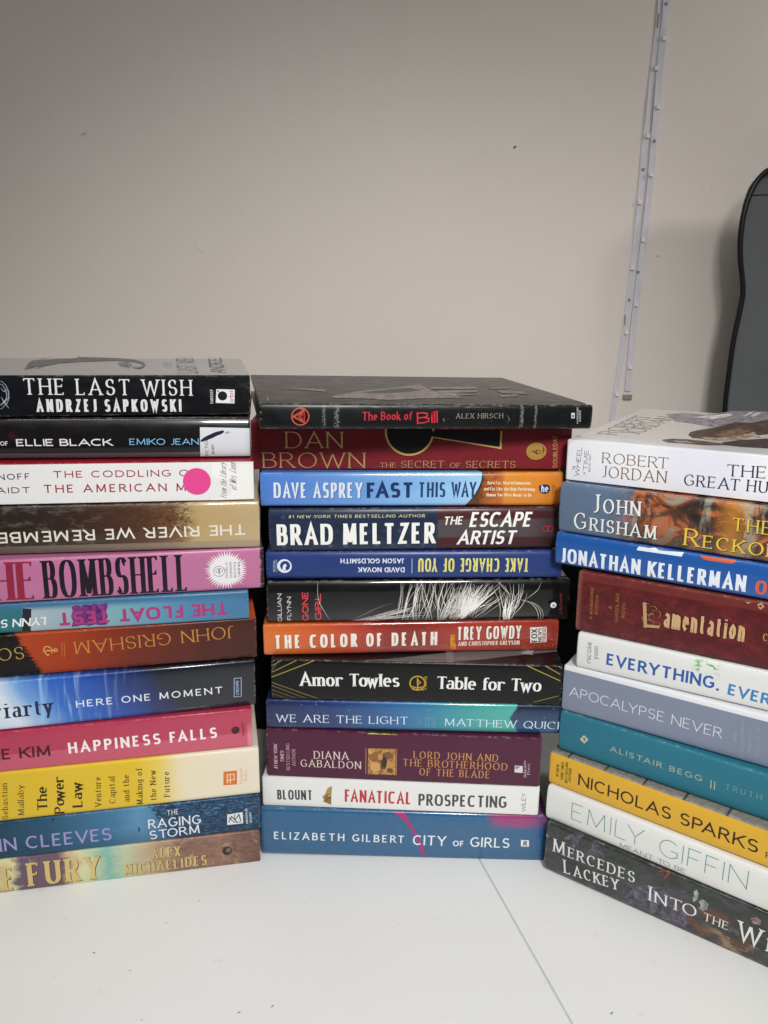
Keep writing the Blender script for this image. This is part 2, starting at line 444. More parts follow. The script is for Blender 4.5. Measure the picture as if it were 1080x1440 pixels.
class Book:
    def __init__(s, spec):
        s.L, s.T, s.D = spec['L'], spec['T'], spec['D']
        s.b, s.n = spec['b'], spec['n']
        s.spec = spec
        s.parts = {}
        s.order = []
        s.k = 0
        s.step = 0
    def y(s, v):                                   # depth of the spine surface at height v (mm)
        t = max(-1, min(1, 2 * v / s.T - 1))
        return -s.b / 2 + s.b * (1 - max(0.0, 1 - abs(t) ** s.n) ** (1 / s.n))
    def part(s, name):
        if name not in s.parts:
            s.parts[name] = dict(v=[], f=[], fm=[], mats=[]); s.order.append(name)
        return s.parts[name]
    def poly(s, name, pts, mat, lift, top=False):
        P = s.part(name)
        if mat not in P['mats']: P['mats'].append(mat)
        mi = P['mats'].index(mat)
        if not top:
            for ax, lo, hi in ((1, .35, s.T - .35), (0, .3, s.L - .3)):
                pts = clip_half(pts, ax, lo, True)
                if len(pts) < 3: return
                pts = clip_half(pts, ax, hi, False)
                if len(pts) < 3: return
        if len(pts) > 4:
            tris = [[pts[i] for i in t] for t in tessellate_polygon([[Vector((p[0], p[1], 0)) for p in pts]])]
        else:
            tris = [pts]
        for tr in tris:
            pieces = [tr]
            if not top and s.b > 1.2:
                lo = min(p[1] for p in tr); hi = max(p[1] for p in tr)
                st = 1.2
                pieces = []
                a = math.floor(lo / st)
                while a * st < hi:
                    q = clip_half(clip_half(tr, 1, a * st, True), 1, (a + 1) * st, False)
                    if len(q) >= 3: pieces.append(q)
                    a += 1
            for q in pieces:
                ar = sum(q[i][0] * q[(i + 1) % len(q)][1] - q[(i + 1) % len(q)][0] * q[i][1] for i in range(len(q)))
                if abs(ar) < 1e-7: continue
                if ar < 0: q = q[::-1]
                base = len(P['v'])
                for (u, v) in q:
                    if top: P['v'].append((u * .001, v * .001, (s.T + lift) * .001))
                    else: P['v'].append((u * .001, (s.y(v) - lift) * .001, v * .001))
                P['f'].append(list(range(base, base + len(q)))); P['fm'].append(mi)
    def lift(s):
        s.k += 1
        return .06 + .010 * s.k
    def text(s, name, txt, a, b, h, style, mat, sc=None, top=False, shadow=None):
        L = math.hypot(b[0] - a[0], b[1] - a[1])
        ex = ((b[0] - a[0]) / L, (b[1] - a[1]) / L); ey = (-ex[1], ex[0])
        polys = letter_polys(txt, L, h, style, sc)
        for (mt, ox, oy) in ([(shadow[0], shadow[1], shadow[2])] if shadow else []) + [(mat, 0, 0)]:
            l0 = s.lift(); i = 0
            for p in polys:
                if isinstance(p, str):
                    i = 0 if p == 'letter' else i + 1
                    continue
                q = [(a[0] + ex[0] * x + ey[0] * y + ox, a[1] + ex[1] * x + ey[1] * y + oy) for x, y in p]
                s.poly(name, q, mt, l0 + i * .0035, top)
    def line(s, name, pts, w, mat, top=False, taper=False):
        l0 = s.lift()
        n = len(pts)
        ws = [w * (1 - .8 * abs(2 * i / (n - 1) - 1)) if taper else w for i in range(n)]
        Lf, Rt = outline(pts, lambda d: 1.0, False)
        for i in range(n):
            c = pts[i]
            Lf[i] = (c[0] + (Lf[i][0] - c[0]) * ws[i], c[1] + (Lf[i][1] - c[1]) * ws[i])
            Rt[i] = (c[0] + (Rt[i][0] - c[0]) * ws[i], c[1] + (Rt[i][1] - c[1]) * ws[i])
        for i in range(n - 1):
            s.poly(name, [Rt[i], Rt[i + 1], Lf[i + 1], Lf[i]], mat, l0, top)
    def disc(s, name, c, rx, ry, mat, top=False):
        s.poly(name, [(c[0] + rx * math.cos(R(a)), c[1] + ry * math.sin(R(a))) for a in range(0, 360, 12)], mat, s.lift(), top)
    def ring(s, name, c, rx, ry, w, mat, a0=0, a1=360, top=False):
        s.line(name, arc(c[0], c[1], rx, ry, a0, a1), w, mat, top)
    def fill(s, name, pts, mat, top=False):
        s.poly(name, pts, mat, s.lift(), top)

    def build(s, root):
        sp = s.spec
        L, T, D, b = s.L, s.T, s.D, s.b
        hard = sp['hard']
        th = 2.6 if hard else .45
        # outline of the case from the back fore-edge round the spine to the front fore-edge
        prof = []
        nz = 26 if b > 1.2 else 12
        for d in (D, D * .6, 14, 9, 6.5):
            dip = .55 if hard and 5 < d < 11 else 0.0
            prof.append((d, dip, -(d + T * .04) / T))
        for i in range(nz + 1):
            t = -math.cos(math.pi * i / nz)
            v = (t + 1) / 2 * T
            prof.append((s.y(v), v, v / T))
        for d in (6.5, 9, 14, D * .6, D):
            dip = .55 if hard and 5 < d < 11 else 0.0
            prof.append((d, T - dip, 1 + d / T))
        inner = []
        m = len(prof)
        for i, (y, z, uvv) in enumerate(prof):
            zi = min(max(z, th), T - th)
            yi = y if (z <= 1e-6 or z >= T - 1e-6 or y > b / 2 + 1) else y + th
            if y > b / 2 + 1: zi = th if i < m / 2 else T - th
            if y <= b / 2 + 1: yi = max(y + th, -b / 2 + th)
            inner.append((yi, zi))
        rings = [(0, .55), (.45, .16), (1.4, 0.0), (L * .33, 0.0), (L * .66, 0.0), (L - 1.4, 0.0), (L - .45, .16), (L, .55)]
        rnd = random.Random(sp['seed'])
        V, F, UV = [], [], []
        for (x, ins) in rings:
            for (y, z, uvv) in prof:
                zc = z + ins * (1 - 2 * z / T)
                yc = y + (ins * (1 if y < D - 1 else -1))
                V.append((x * .001, yc * .001, zc * .001)); UV.append((x / L, uvv))
        no = len(V)
        for (x, ins) in rings:
            for (y, z) in inner:
                V.append((x * .001, y * .001, z * .001)); UV.append((x / L, min(1, max(0, z / T))))
        nr = len(rings)
        for r in range(nr - 1):
            for i in range(m - 1):
                a = r * m + i
                F.append((a, a + m, a + m + 1, a + 1)[::-1])
                a += no
                F.append((a, a + m, a + m + 1, a + 1))
            for e in (0, m - 1):
                a = r * m + e; c = a + no
                F.append((a, a + m, c + m, c) if e == 0 else (a, c, c + m, a + m))
        for i in range(m - 1):
            a = i; c = i + no
            F.append((a, a + 1, c + 1, c))
            a = (nr - 1) * m + i; c = a + no
            F.append((a, c, c + 1, a + 1))
        n = Nodes('cover_' + sp['finish'])
        n.uv(L, T)
        col = ART[sp['key']](n)
        ue = n.math('MINIMUM', n.U, n.sub(1.0, n.U))
        ve = n.math('MINIMUM', n.math('ABSOLUTE', n.V), n.math('ABSOLUTE', n.sub(1.0, n.V)))
        near = n.math('MAXIMUM', n.below(n.mul(ue, L), 1.1, .8), n.mul(n.below(n.mul(ve, T), .9, .7), .75))
        rubbed = n.mul(n.mul(n.sm(n.noise(.22, .5, 5, sp['seed'] * 5.3, .75), .50, .66), near), .55)
        fleck = n.mul(n.sm(n.noise(.55, 1.1, 5, sp['seed'] * 8.9, .8), .715, .75), .30)
        wearc = n.mix(.55, col, '#cfc9be')
        col = n.mix(n.math('MAXIMUM', rubbed, fleck), col, wearc)
        n.setin(n.b.inputs['Base Color'], col)
        n.finish(sp['finish'])
        # handling wear: faint uneven gloss and paper waviness
        rr = FINISH[sp['finish']][0]
        g = n.noise(.06, .12, 4, sp['seed'] * 1.7, .6)
        n.link(n.add(n.mul(g, .30), rr - .15), n.b.inputs['Roughness'])
        n.bump(n.noise(.022, .09, 2, sp['seed'] * 3.1, .5), .12, .0012)
        cov = mesh_obj('cover', V, F, [n.m], root, smooth=True, uvs=UV)
        cov.data.set_sharp_from_angle(angle=R(50))
        # page block
        ov = 3.0 if hard else .15
        y0, y1, z0, z1 = b / 2 + (3.2 if hard else 1.0), D - (3.5 if hard else .3), th + .02, T - th - .02
        PV = [(x * .001, y * .001, z * .001) for x in (ov, L - ov) for y in (y0, y1) for z in (z0, z1)]
        PF = [(0, 1, 3, 2), (4, 6, 7, 5), (0, 4, 5, 1), (2, 3, 7, 6), (0, 2, 6, 4), (1, 5, 7, 3)]
        mesh_obj('page_block', PV, PF, [PAPER], root)
        for name in s.order:
            P = s.parts[name]
            if P['f']: mesh_obj(name.split('/')[0], P['v'], P['f'], P['mats'], root, fmat=P['fm'])

def paper_material():
    n = Nodes('paper_pages')
    tc = n.t.nodes.new('ShaderNodeTexCoord')
    mp = n.t.nodes.new('ShaderNodeMapping'); mp.inputs['Scale'].default_value = (6, 6, 2600)
    nz = n.t.nodes.new('ShaderNodeTexNoise'); nz.inputs['Scale'].default_value = 1
    n.link(tc.outputs['Object'], mp.inputs[0]); n.link(mp.outputs[0], nz.inputs['Vector'])
    n.setin(n.b.inputs['Base Color'], n.ramp(nz.outputs[0], [(.3, '#b9ae98'), (.7, '#e6dfcf')]))
    n.b.inputs['Roughness'].default_value = .9
    return n.m
PAPER = paper_material()

# ------------------------------------------------------------------ the room: wall and white table
def wall():
    n = Nodes('wall_paint')
    tc = n.t.nodes.new('ShaderNodeTexCoord')
    def noise(sc, det, ro=.55):
        z = n.t.nodes.new('ShaderNodeTexNoise'); z.inputs['Scale'].default_value = sc
        z.inputs['Detail'].default_value = det; z.inputs['Roughness'].default_value = ro
        n.link(tc.outputs['Object'], z.inputs['Vector']); return z.outputs[0]
    a = noise(3.0, 5); c = noise(160, 3); d = noise(9, 4, .6)
    col = n.mix(n.sm(a, .35, .7), '#dbd2c9', '#ded5cd')
    col = n.mix(n.mul(n.sm(d, .66, .74), .10), col, '#c6bfb6')
    n.setin(n.b.inputs['Base Color'], col)
    n.b.inputs['Roughness'].default_value = .62
    n.b.inputs['Specular IOR Level'].default_value = .3
    n.bump(n.add(n.mul(c, .35), n.mul(d, 1.2)), .35, .0016)
    W0, W1, Z0, Z1, Y = -1.6, 1.8, -.75, 1.9, WALL_Y
    V = [(W0, Y, Z0), (W1, Y, Z0), (W1, Y, Z1), (W0, Y, Z1), (W0, Y + .1, Z0), (W1, Y + .1, Z0), (W1, Y + .1, Z1), (W0, Y + .1, Z1)]
    F = [(0, 1, 2, 3), (5, 4, 7, 6), (4, 0, 3, 7), (1, 5, 6, 2), (3, 2, 6, 7), (4, 5, 1, 0)]
    o = mesh_obj('wall', V, F, [n.m]); o['kind'] = 'structure'
    # small dents and a speck, as marks of the wall itself
    dark = plain('#1d1512', 'matte'); scar = plain('#bdb5ac', 'matte'); pale = plain('#e0dad3', 'matte')
    def blot(name, x, z, rx, rz, ang, mat, seed):
        rd = random.Random(seed); pts = []
        for i in range(14):
            t = 2 * math.pi * i / 14; r = rd.uniform(.65, 1.1)
            px, pz = rx * r * math.cos(t), rz * r * math.sin(t)
            pts.append((x + px * math.cos(ang) - pz * math.sin(ang), WALL_Y - .0007, z + px * math.sin(ang) + pz * math.cos(ang)))
        back = [(p[0], WALL_Y + .001, p[2]) for p in pts]
        m = len(pts)
        mesh_obj(name, pts + back, [list(range(m))] + [[i, i + m, (i + 1) % m + m, (i + 1) % m] for i in range(m)], [mat], o)
    for (nm, x, z, rx, rz, ang, mk) in WALL_MARKS:
        blot(nm, x, z, rx, rz, ang, {'d': dark, 's': scar, 'p': pale}[mk], int(x * 9999) & 1023)
WALL_Y = 1.03
WALL_MARKS = [('speck', 0.1497, 0.6135, 0.0017, 0.0013, 0.6, 'd'), ('scratch', -0.2254, 0.4964, 0.005, 0.0012, -0.7, 'p'), ('scratch', -0.3557, 0.6237, 0.0035, 0.001, 0.5, 's'), ('dent', 0.3817, 0.4637, 0.0022, 0.0034, 0.2, 'p'), ('dent', 0.3293, 0.4931, 0.0018, 0.0012, 0.2, 's'), ('speck', 0.3119, 0.7636, 0.0018, 0.0016, 0.1, 'd'), ('scratch', 0.3876, 0.571, 0.004, 0.0006, 0.7, 'p')]
wall()

def table():
    n = Nodes('white_laminate')
    tc = n.t.nodes.new('ShaderNodeTexCoord')
    def noise(sc, det):
        z = n.t.nodes.new('ShaderNodeTexNoise'); z.inputs['Scale'].default_value = sc; z.inputs['Detail'].default_value = det
        n.link(tc.outputs['Object'], z.inputs['Vector']); return z.outputs[0]
    a, c, d = noise(4, 4), noise(420, 2), noise(75, 3)
    col = n.mix(n.sm(a, .3, .7), '#e2e2e0', '#e7e7e5')
    col = n.mix(n.mul(n.sm(d, .70, .74), .12), col, '#9a9890')
    ts = n.t.nodes.new('ShaderNodeMapping'); ts.inputs['Scale'].default_value = (5, 60, 1); ts.inputs['Rotation'].default_value = (0, 0, .5)
    sn = n.t.nodes.new('ShaderNodeTexNoise'); sn.inputs['Scale'].default_value = 1.6; sn.inputs['Detail'].default_value = 8; sn.inputs['Roughness'].default_value = .7
    n.link(tc.outputs['Object'], ts.inputs[0]); n.link(ts.outputs[0], sn.inputs['Vector'])
    col = n.mix(n.mul(n.sm(sn.outputs[0], .62, .70), .10), col, '#b9b7b0')
    n.setin(n.b.inputs['Base Color'], col)
    n.link(n.add(n.mul(a, .14), .36), n.b.inputs['Roughness'])
    n.b.inputs['Specular IOR Level'].default_value = .4
    n.bump(c, .05, .0006)
    root = empty('table', (0, .4, 0))
    tag(root, 'white laminate table whose two top panels meet at a thin slanting seam', 'table')
    (ax, ay), (bx, by) = SEAM
    at = lambda y: ax + (bx - ax) * (y - ay) / (by - ay)
    y0, y1 = -.35, WALL_Y - .004
    g = .0006
    def panel(pts):
        m = len(pts); bv = .0006
        cx = sum(p[0] for p in pts) / m; cy = sum(p[1] for p in pts) / m
        V = []
        for (z, ins) in ((0, bv), (-bv, 0), (-.025, 0)):
            for (x, y) in pts:
                dx, dy = cx - x, cy - y; l = math.hypot(dx, dy)
                V.append((x + dx / l * ins, y + dy / l * ins - .4, z))
        F = [[0, 1, 2, 3], [11, 10, 9, 8]]
        for r in (0, 1):
            for i in range(4): F.append([r * 4 + i, r * 4 + 4 + i, r * 4 + 4 + (i + 1) % 4, r * 4 + (i + 1) % 4])
        mesh_obj('tabletop_panel', V, F, [n.m], root)
    panel([(-1.15, y0), (at(y0) - g, y0), (at(y1) - g, y1), (-1.15, y1)])
    panel([(at(y0) + g, y0), (1.25, y0), (1.25, y1), (at(y1) + g, y1)])
    fl = plain('#c2c2c0', 'matte')
    w = .00055
    V = [(at(y0) - w, y0 - .4, -.0010), (at(y0) + w, y0 - .4, -.0010), (at(y1) + w, y1 - .4, -.0010), (at(y1) - w, y1 - .4, -.0010)]
    V += [(x, y, z - .02) for x, y, z in V]
    mesh_obj('joining_strip', V, [[0, 1, 2, 3], [7, 6, 5, 4], [0, 4, 5, 1], [1, 5, 6, 2], [2, 6, 7, 3], [3, 7, 4, 0]], [fl], root)
    speck = plain('#77756f', 'matte')
    for i, (x, y, r) in enumerate(SPECKS):
        rd = random.Random(i)
        ang = rd.uniform(0, 3.1); pts = []
        for q in range(8):
            t = 2 * math.pi * q / 8; rr = r * rd.uniform(.6, 1.15)
            px, py = rr * 1.7 * math.cos(t), rr * .6 * math.sin(t)
            pts.append((x + px * math.cos(ang) - py * math.sin(ang), y - .4 + px * math.sin(ang) + py * math.cos(ang), .00012))
        mesh_obj('speck', pts, [list(range(8))], [speck], root)
SEAM = [(0.08093, 0.56398), (0.12232, 0.41117)]
SPECKS = [(-0.1993, 0.4647, 0.0009), (-0.1562, 0.493, 0.0005), (-0.1694, 0.4496, 0.0006), (-0.0899, 0.4173, 0.0009), (-0.0692, 0.4223, 0.0009), (-0.1368, 0.5155, 0.0005), (0.0132, 0.4937, 0.0004), (-0.1501, 0.4113, 0.0006), (0.1493, 0.4193, 0.001)]
table()

# ------------------------------------------------------------------ printed artwork of each cover (colour fields over u along and v across the spine)
ART = {}
def _art(n):
    w = n.noise(.05,.09,5,2.1,.62,.8)
    x = n.add(n.U, n.mul(n.sub(w,.5), .10))
    base = n.ramp(x, [(0.129,'#a79a78'),(0.203,'#d9cf9e'),(0.229,'#675568'),(0.354,'#6d5660'),(0.389,'#c6ad86'),(0.432,'#cfd0a0'),(0.510,'#7fb3a6'),(0.558,'#b9c3a0'),(0.638,'#b79f80'),(0.767,'#87655a'),(0.866,'#94705f'),(0.992,'#6f4f45')])
    rock = n.noise(.11,.30,5,7.7,.65,1.2)
    base = n.mix(n.mul(n.sm(rock,.42,.62), n.mul(n.above(n.U,0.670,.05),.55)), base, '#5c4038')
    return n.mix(n.mul(n.sm(n.noise(.09,.05,4,4.4,.6,.5),.55,.7),.35), base, '#e6dcae')
ART['marbled_pastel'] = _art
def _art(n):
    base = n.ramp(n.add(n.U,n.mul(n.sub(n.noise(.04,.08,4,1,.6),.5),.09)), [(0.105,'#17384a'),(0.329,'#23506d'),(0.522,'#3d7396'),(0.609,'#5a8cae'),(0.690,'#3f6f93')])
    wv = n.noise(.16,.5,6,5.2,.7,1.6)
    sea = n.ramp(wv, [(.36,'#0b1a2c'),(.50,'#1a3a57'),(.60,'#33648a'),(.72,'#8db4cc')])
    edge = n.add(n.U, n.mul(n.sub(n.noise(.2,.3,4,9,.6),.5),.07))
    tilt = n.sub(edge, n.mul(n.V,-.05))
    c = n.mix(n.above(tilt,0.700,.006), base, sea)
    return n.mix(n.mul(n.below(n.V,.30,.2),.35), c, '#0f2e44')
ART['stormy_blue'] = _art
def _art(n):
    return n.mix(n.mul(n.sm(n.noise(.04,.07,4,1,.6),.35,.75),.10), n.ramp(n.U, [(0,'#d8b41e'),(0.601,'#dcb82a'),(0.680,'#e0c552'),(0.751,'#e4d8ba'),(1,'#e2d8c6')]), '#cfc08a')
ART['yellow_cream'] = _art
def _art(n):
    w = n.noise(.03,.05,3,2,.5)
    c = n.mix(w, '#ab2d4a', '#b63854')
    c = n.mix(n.mul(n.below(n.add(n.V,n.mul(n.U,.06)),.44,.02),.8), c, '#c4566c')
    return n.mix(n.mul(n.above(n.U,.985,.004), n.below(n.V,.5,.25)), c, '#d77a8c')  # paler right end: a highlight painted into the colour
ART['rose_red'] = _art
def _art(n):
    st = n.noise(.035,.02,4,3,.55,.3)
    d = n.add(n.U, n.mul(n.sub(n.V,.5),.10))
    x = n.add(d, n.mul(n.sub(st,.5),.10))
    base = n.ramp(x, [(0.139,'#cfdcec'),(0.244,'#d6e1ee'),(0.316,'#6f9fd6'),(0.404,'#2c66bd'),(0.531,'#1f4da5'),(0.637,'#182f68'),(0.730,'#161b28'),(1,'#14171f')])
    ry = n.noise(.16,.012,4,8,.6,.6)
    return n.mix(n.mul(n.sm(ry,.52,.68), n.mul(n.below(n.U,0.538,.12),.5)), base, '#a9cdf2')
ART['blue_black'] = _art
def _art(n):
    e = n.noise(.14,.5,5,4,.65,.6)
    x = n.add(n.U, n.mul(n.sub(e,.5),.06))
    x = n.add(x, n.mul(n.V,.07))
    base = n.ramp(n.add(n.U,n.mul(n.sub(n.noise(.03,.06,3,1,.5),.5),.1)), [(0.301,'#a8411d'),(0.440,'#9a3619'),(0.605,'#6f2a1a'),(0.821,'#4d231b'),(1,'#43201a')])
    top = n.mix(n.above(n.V,1.0,.01), base, '#c9572a')
    return n.mix(n.below(x,0.343,.008), top, '#17120f')
ART['red_brown'] = _art
def _art(n):
    cl = n.noise(.04,.12,4,3,.55)
    x = n.add(n.U, n.mul(n.sub(cl,.5),.08))
    base = n.ramp(x, [(0,'#2f7c86'),(0.317,'#2f6f78'),(0.332,'#a9b8bd'),(0.456,'#8fa6b2'),(0.574,'#7ba5ae'),(0.710,'#5f94b0'),(0.817,'#4a80a6'),(1,'#44759b')])
    return n.mix(n.above(n.V,.80,.12), base, '#3d6d90')
ART['teal_pool'] = _art
def _art(n):
    w = n.noise(.03,.06,4,2,.6)
    c = n.mix(w, '#b0698f', '#be759c')
    tear = n.add(n.U, n.mul(n.sub(n.noise(.25,.9,5,6,.7),.5),.035))
    c = n.mix(n.above(tear,.9895,.002), c, '#231d24')
    return n.mix(n.mul(n.sm(n.noise(.3,.3,5,11,.7),.66,.72),.35), c, '#e3b5d6')
ART['orchid_pink'] = _art
def _art(n):
    b = n.noise(.05,.16,6,3,.65,1.0)
    x = n.add(n.U, n.mul(n.sub(b,.5),.22))
    base = n.ramp(x, [(0,'#241c18'),(0.316,'#2c221d'),(0.534,'#3c2a21'),(0.638,'#54392a'),(0.743,'#735338'),(0.789,'#b59a6a'),(0.895,'#b89d70'),(1,'#b9a27c')])
    tr = n.noise(.25,.6,6,9,.7,1.5)
    c = n.mix(n.mul(n.mul(n.sm(tr,.45,.58), n.band(n.U,0.484,0.796,.03)), n.above(n.V,.35,.15)), base, '#4a2c1c')
    c = n.mix(n.mul(n.sm(n.noise(.08,.2,5,5,.6),.5,.7), n.below(n.U,0.535,.05)), c, '#5a5148')
    return n.mix(n.mul(n.below(n.V,.17,.006),.75), c, n.mix(n.U,'#5b544d','#9a8a74'))
ART['brown_gold'] = _art
def _art(n):
    c = n.mix(n.noise(.03,.06,4,2,.6), '#dfdedd', '#e6e5e3')
    return n.mix(n.above(n.V,.975,.008), c, '#8e1524')
ART['white_pink_dot'] = _art
def _art(n):
    bl = n.noise(.06,.14,5,5,.6,.8)
    c = n.mix(n.mul(n.sm(bl,.52,.72), n.mul(n.below(n.U,0.500,.1),.8)), '#0d0c0f', '#3a1416')
    c = n.mix(n.above(n.V,1.0,.02), c, '#2a1416')
    return n.mix(n.mul(n.below(n.V,.145,.006),.8), c, '#575456')
ART['black_sleeved'] = _art
def _art(n):
    c = n.mix(n.noise(.05,.1,3,1,.5), '#0d0e12', '#101116')
    return n.mix(n.above(n.V,1.012,.006), c, n.mix(n.noise(.02,.02,3,4,.5),'#8f9092','#9c9d9e'))
ART['black_serif'] = _art
def _art(n):
    c = n.mix(n.noise(.05,.08,4,2,.6), '#27587f', '#2b6088')
    c = n.mix(n.mul(n.sm(n.noise(.8,.8,3,5,.6),.60,.72),.35), c, '#7fa9cc')
    mg = n.add(n.U, n.mul(n.sub(n.noise(.05,.15,4,7,.6),.5),.12))
    c = n.mix(n.mul(n.mul(n.above(mg,0.812,.03), n.above(n.add(n.V,n.mul(n.sub(n.noise(.08,.1,3,3),.5),.2)),.78,.10)),.85), c, '#a0336f')
    return n.mix(n.mul(n.above(n.U,.955,.02),.5), c, '#2a4d7c')
ART['steel_blue'] = _art
def _art(n):
    return n.mix(n.noise(.03,.06,4,2,.6), '#dfdfdc', '#e7e6e2')
ART['white_butterfly'] = _art
def _art(n):
    w = n.noise(.03,.05,4,2,.6)
    c = n.mix(w, '#471b31', '#531f3a')
    return n.mix(n.mul(n.above(n.V,.98,.03), n.band(n.U,0.370,0.481,.003)), c, '#2c261c')
ART['maroon_portrait'] = _art
def _art(n):
    x = n.add(n.U, n.mul(n.sub(n.noise(.03,.06,3,2,.5),.5),.08))
    base = n.ramp(x, [(0,'#1c2750'),(0.233,'#23396c'),(0.436,'#2c6296'),(0.556,'#2f7c9e'),(0.694,'#3f9a9c'),(0.809,'#4aa79c')])
    edge = n.add(n.U, n.add(n.mul(n.math('ABSOLUTE',n.sub(n.V,.55)),-.06), n.mul(n.noise(.1,.3,3,6,.5),.02)))
    return n.mix(n.above(edge,0.835,.004), base, n.mix(n.V,'#24507c','#1a2438'))
ART['teal_starry'] = _art
def _art(n):
    c = n.mix(n.noise(.05,.1,3,1,.5), '#0b0b0c', '#0e0e0f')
    wd = n.band(n.add(n.U,n.mul(n.sub(n.V,1.0),-.55)),0.301,0.579,.004)
    c = n.mix(n.mul(n.mul(wd, n.above(n.V,1.02,.01)),.8), c, '#6d6767')
    return n.mix(n.mul(n.above(n.V,1.02,.01), n.band(n.U,0.604,0.629,.002)), c, '#77716e')
ART['black_gold_rays'] = _art
def _art(n):
    b = n.noise(.07,.2,5,3,.65,.8)
    x = n.add(n.U, n.mul(n.sub(b,.5),.14))
    base = n.ramp(x, [(0,'#d2702c'),(0.122,'#cc5f28'),(0.306,'#b2402a'),(0.421,'#8c2620'),(0.526,'#8a2a20'),(0.605,'#9a3222'),(0.699,'#a53a28'),(1,'#8e2f24')])
    c = n.mix(n.mul(n.sm(n.noise(.2,.7,6,7,.7,1.2),.52,.64), n.mul(n.band(n.U,0.398,0.594,.04),.6)), base, '#4a1a1c')
    sp = n.noise(.7,.9,4,9,.7)
    return n.mix(n.mul(n.mul(n.sm(sp,.58,.66), n.above(n.U,0.747,.08)), n.below(n.V,.55,.2)), c, '#d9a878')
ART['orange_red'] = _art
def _art(n):
    return n.mix(n.noise(.05,.1,3,1,.5), '#080809', '#0b0b0d')
ART['black_hair'] = _art
def _art(n):
    return n.mix(n.noise(.03,.08,3,1,.5), '#25386f', '#293f7a')
ART['royal_blue'] = _art
def _art(n):
    cl = n.noise(.05,.14,4,2,.6)
    navy = n.mix(cl, '#171c2c', '#2a3a58')
    mar = n.ramp(n.V, [(.10,'#3a1b20'),(.28,'#4a2024'),(.32,'#4d4648'),(.70,'#54494a'),(.76,'#4c1f24'),(.95,'#471f26')])
    x = n.add(n.U, n.mul(n.sub(cl,.5),.02))
    c = n.mix(n.above(x,0.578,.006), navy, mar)
    return n.mix(n.mul(n.above(n.U,0.944,.06),.75), c, '#241c20')
ART['navy_flag'] = _art
def _art(n):
    w = n.noise(.03,.08,3,2,.5)
    blue = n.ramp(n.U, [(0,'#4f7fd0'),(0.331,'#6fa0e0'),(0.578,'#8fc0ec'),(0.709,'#a5cdf0')])
    org = n.ramp(n.U, [(0.715,'#6a3a22'),(0.743,'#a85a26'),(0.795,'#c06a26'),(0.806,'#d98a30'),(0.921,'#d98730'),(1,'#c27228')])
    org = n.mix(n.mul(n.sm(n.noise(.2,.4,5,8,.6,1.0),.5,.62), n.mul(n.below(n.U,0.778,.03),.7)), org, '#43241a')
    e = n.add(n.U, n.mul(n.sub(1.0,n.V),n.mul(n.sub(1.0,n.V),.055)))
    c = n.mix(n.above(e,0.731,.0025), blue, org)
    return n.mix(n.band(e,0.728,0.734,.001), c, '#2a2c36')
ART['sky_blue_orange'] = _art
def _art(n):
    c = n.mix(n.noise(.03,.07,4,2,.6), '#741d27', '#84242e')
    return n.mix(n.mul(n.below(n.U,.06,.05),.4), c, '#4c141c')
ART['crimson_key'] = _art
def _art(n):
    w = n.noise(.06,.10,5,3,.65)
    c = n.mix(w, '#0c0d0f', '#131416')
    c = n.mix(n.above(n.V,1.01,.03), c, n.mix(n.noise(.03,.03,5,4,.65),'#1d1a18','#2c2724'))
    cr = n.noise(.5,.05,5,9,.75,.4)
    cracks = n.mul(n.add(n.band(n.U,0.176,0.185,.004), n.band(n.U,0.210,0.225,.004)), n.sm(n.noise(.7,.7,5,12,.7),.48,.60))
    cracks = n.add(cracks, n.mul(n.add(n.band(n.U,0.770,0.779,.004), n.band(n.U,0.815,0.821,.003)), n.sm(n.noise(.7,.7,5,15,.7),.44,.56)))
    c = n.mix(n.mul(n.mul(cracks, n.below(n.V,1.0,.02)),.55), c, '#9a9c94')
    rub = n.mul(n.mul(n.band(n.V,.86,1.02,.03), n.sm(n.noise(.12,1.2,5,18,.75),.50,.62)), n.band(n.U,0.269,0.753,.04))
    c = n.mix(n.mul(rub,.8), c, '#7d756a')
    rub2 = n.mul(n.mul(n.band(n.V,.10,.55,.1), n.sm(n.noise(.35,.8,6,22,.8),.60,.68)), n.band(n.U,0.442,0.799,.05))
    c = n.mix(n.mul(rub2,.7), c, '#7c7a72')
    scr = n.mul(n.above(n.V,1.1,.05), n.sm(n.noise(.10,.45,6,27,.8,2.0),.67,.70))
    return n.mix(n.mul(scr,.7), c, '#8d867c')
ART['worn_black'] = _art
def _art(n):
    b = n.noise(.05,.09,5,3,.62,1.0)
    c = n.ramp(b, [(.30,'#1c2022'),(.45,'#2b302c'),(.55,'#383a3c'),(.68,'#4b4853')])
    g = n.noise(.10,.16,6,8,.7,1.2)
    c = n.mix(n.mul(n.mul(n.sm(g,.50,.64), n.above(n.V,.5,.25)),.8), c, '#2c4228')
    c = n.mix(n.mul(n.mul(n.sm(n.noise(.05,.08,4,14,.6),.45,.6), n.band(n.U,0.463,0.642,.05)), n.below(n.V,.62,.15)), c, '#6e3f2c')
    return n.mix(n.mul(n.mul(n.sm(n.noise(.07,.12,4,19,.6),.50,.6), n.band(n.U,0.542,0.681,.05)), n.below(n.V,.4,.12)), c, '#8a7a5c')
ART['dark_forest'] = _art
def _art(n):
    c = n.mix(n.noise(.03,.06,4,2,.6), '#dddeda', '#e5e5e1')
    return n.mix(n.mul(n.above(n.U,0.693,.003), .6), c, '#dfe0a4')
ART['white_green_thin'] = _art
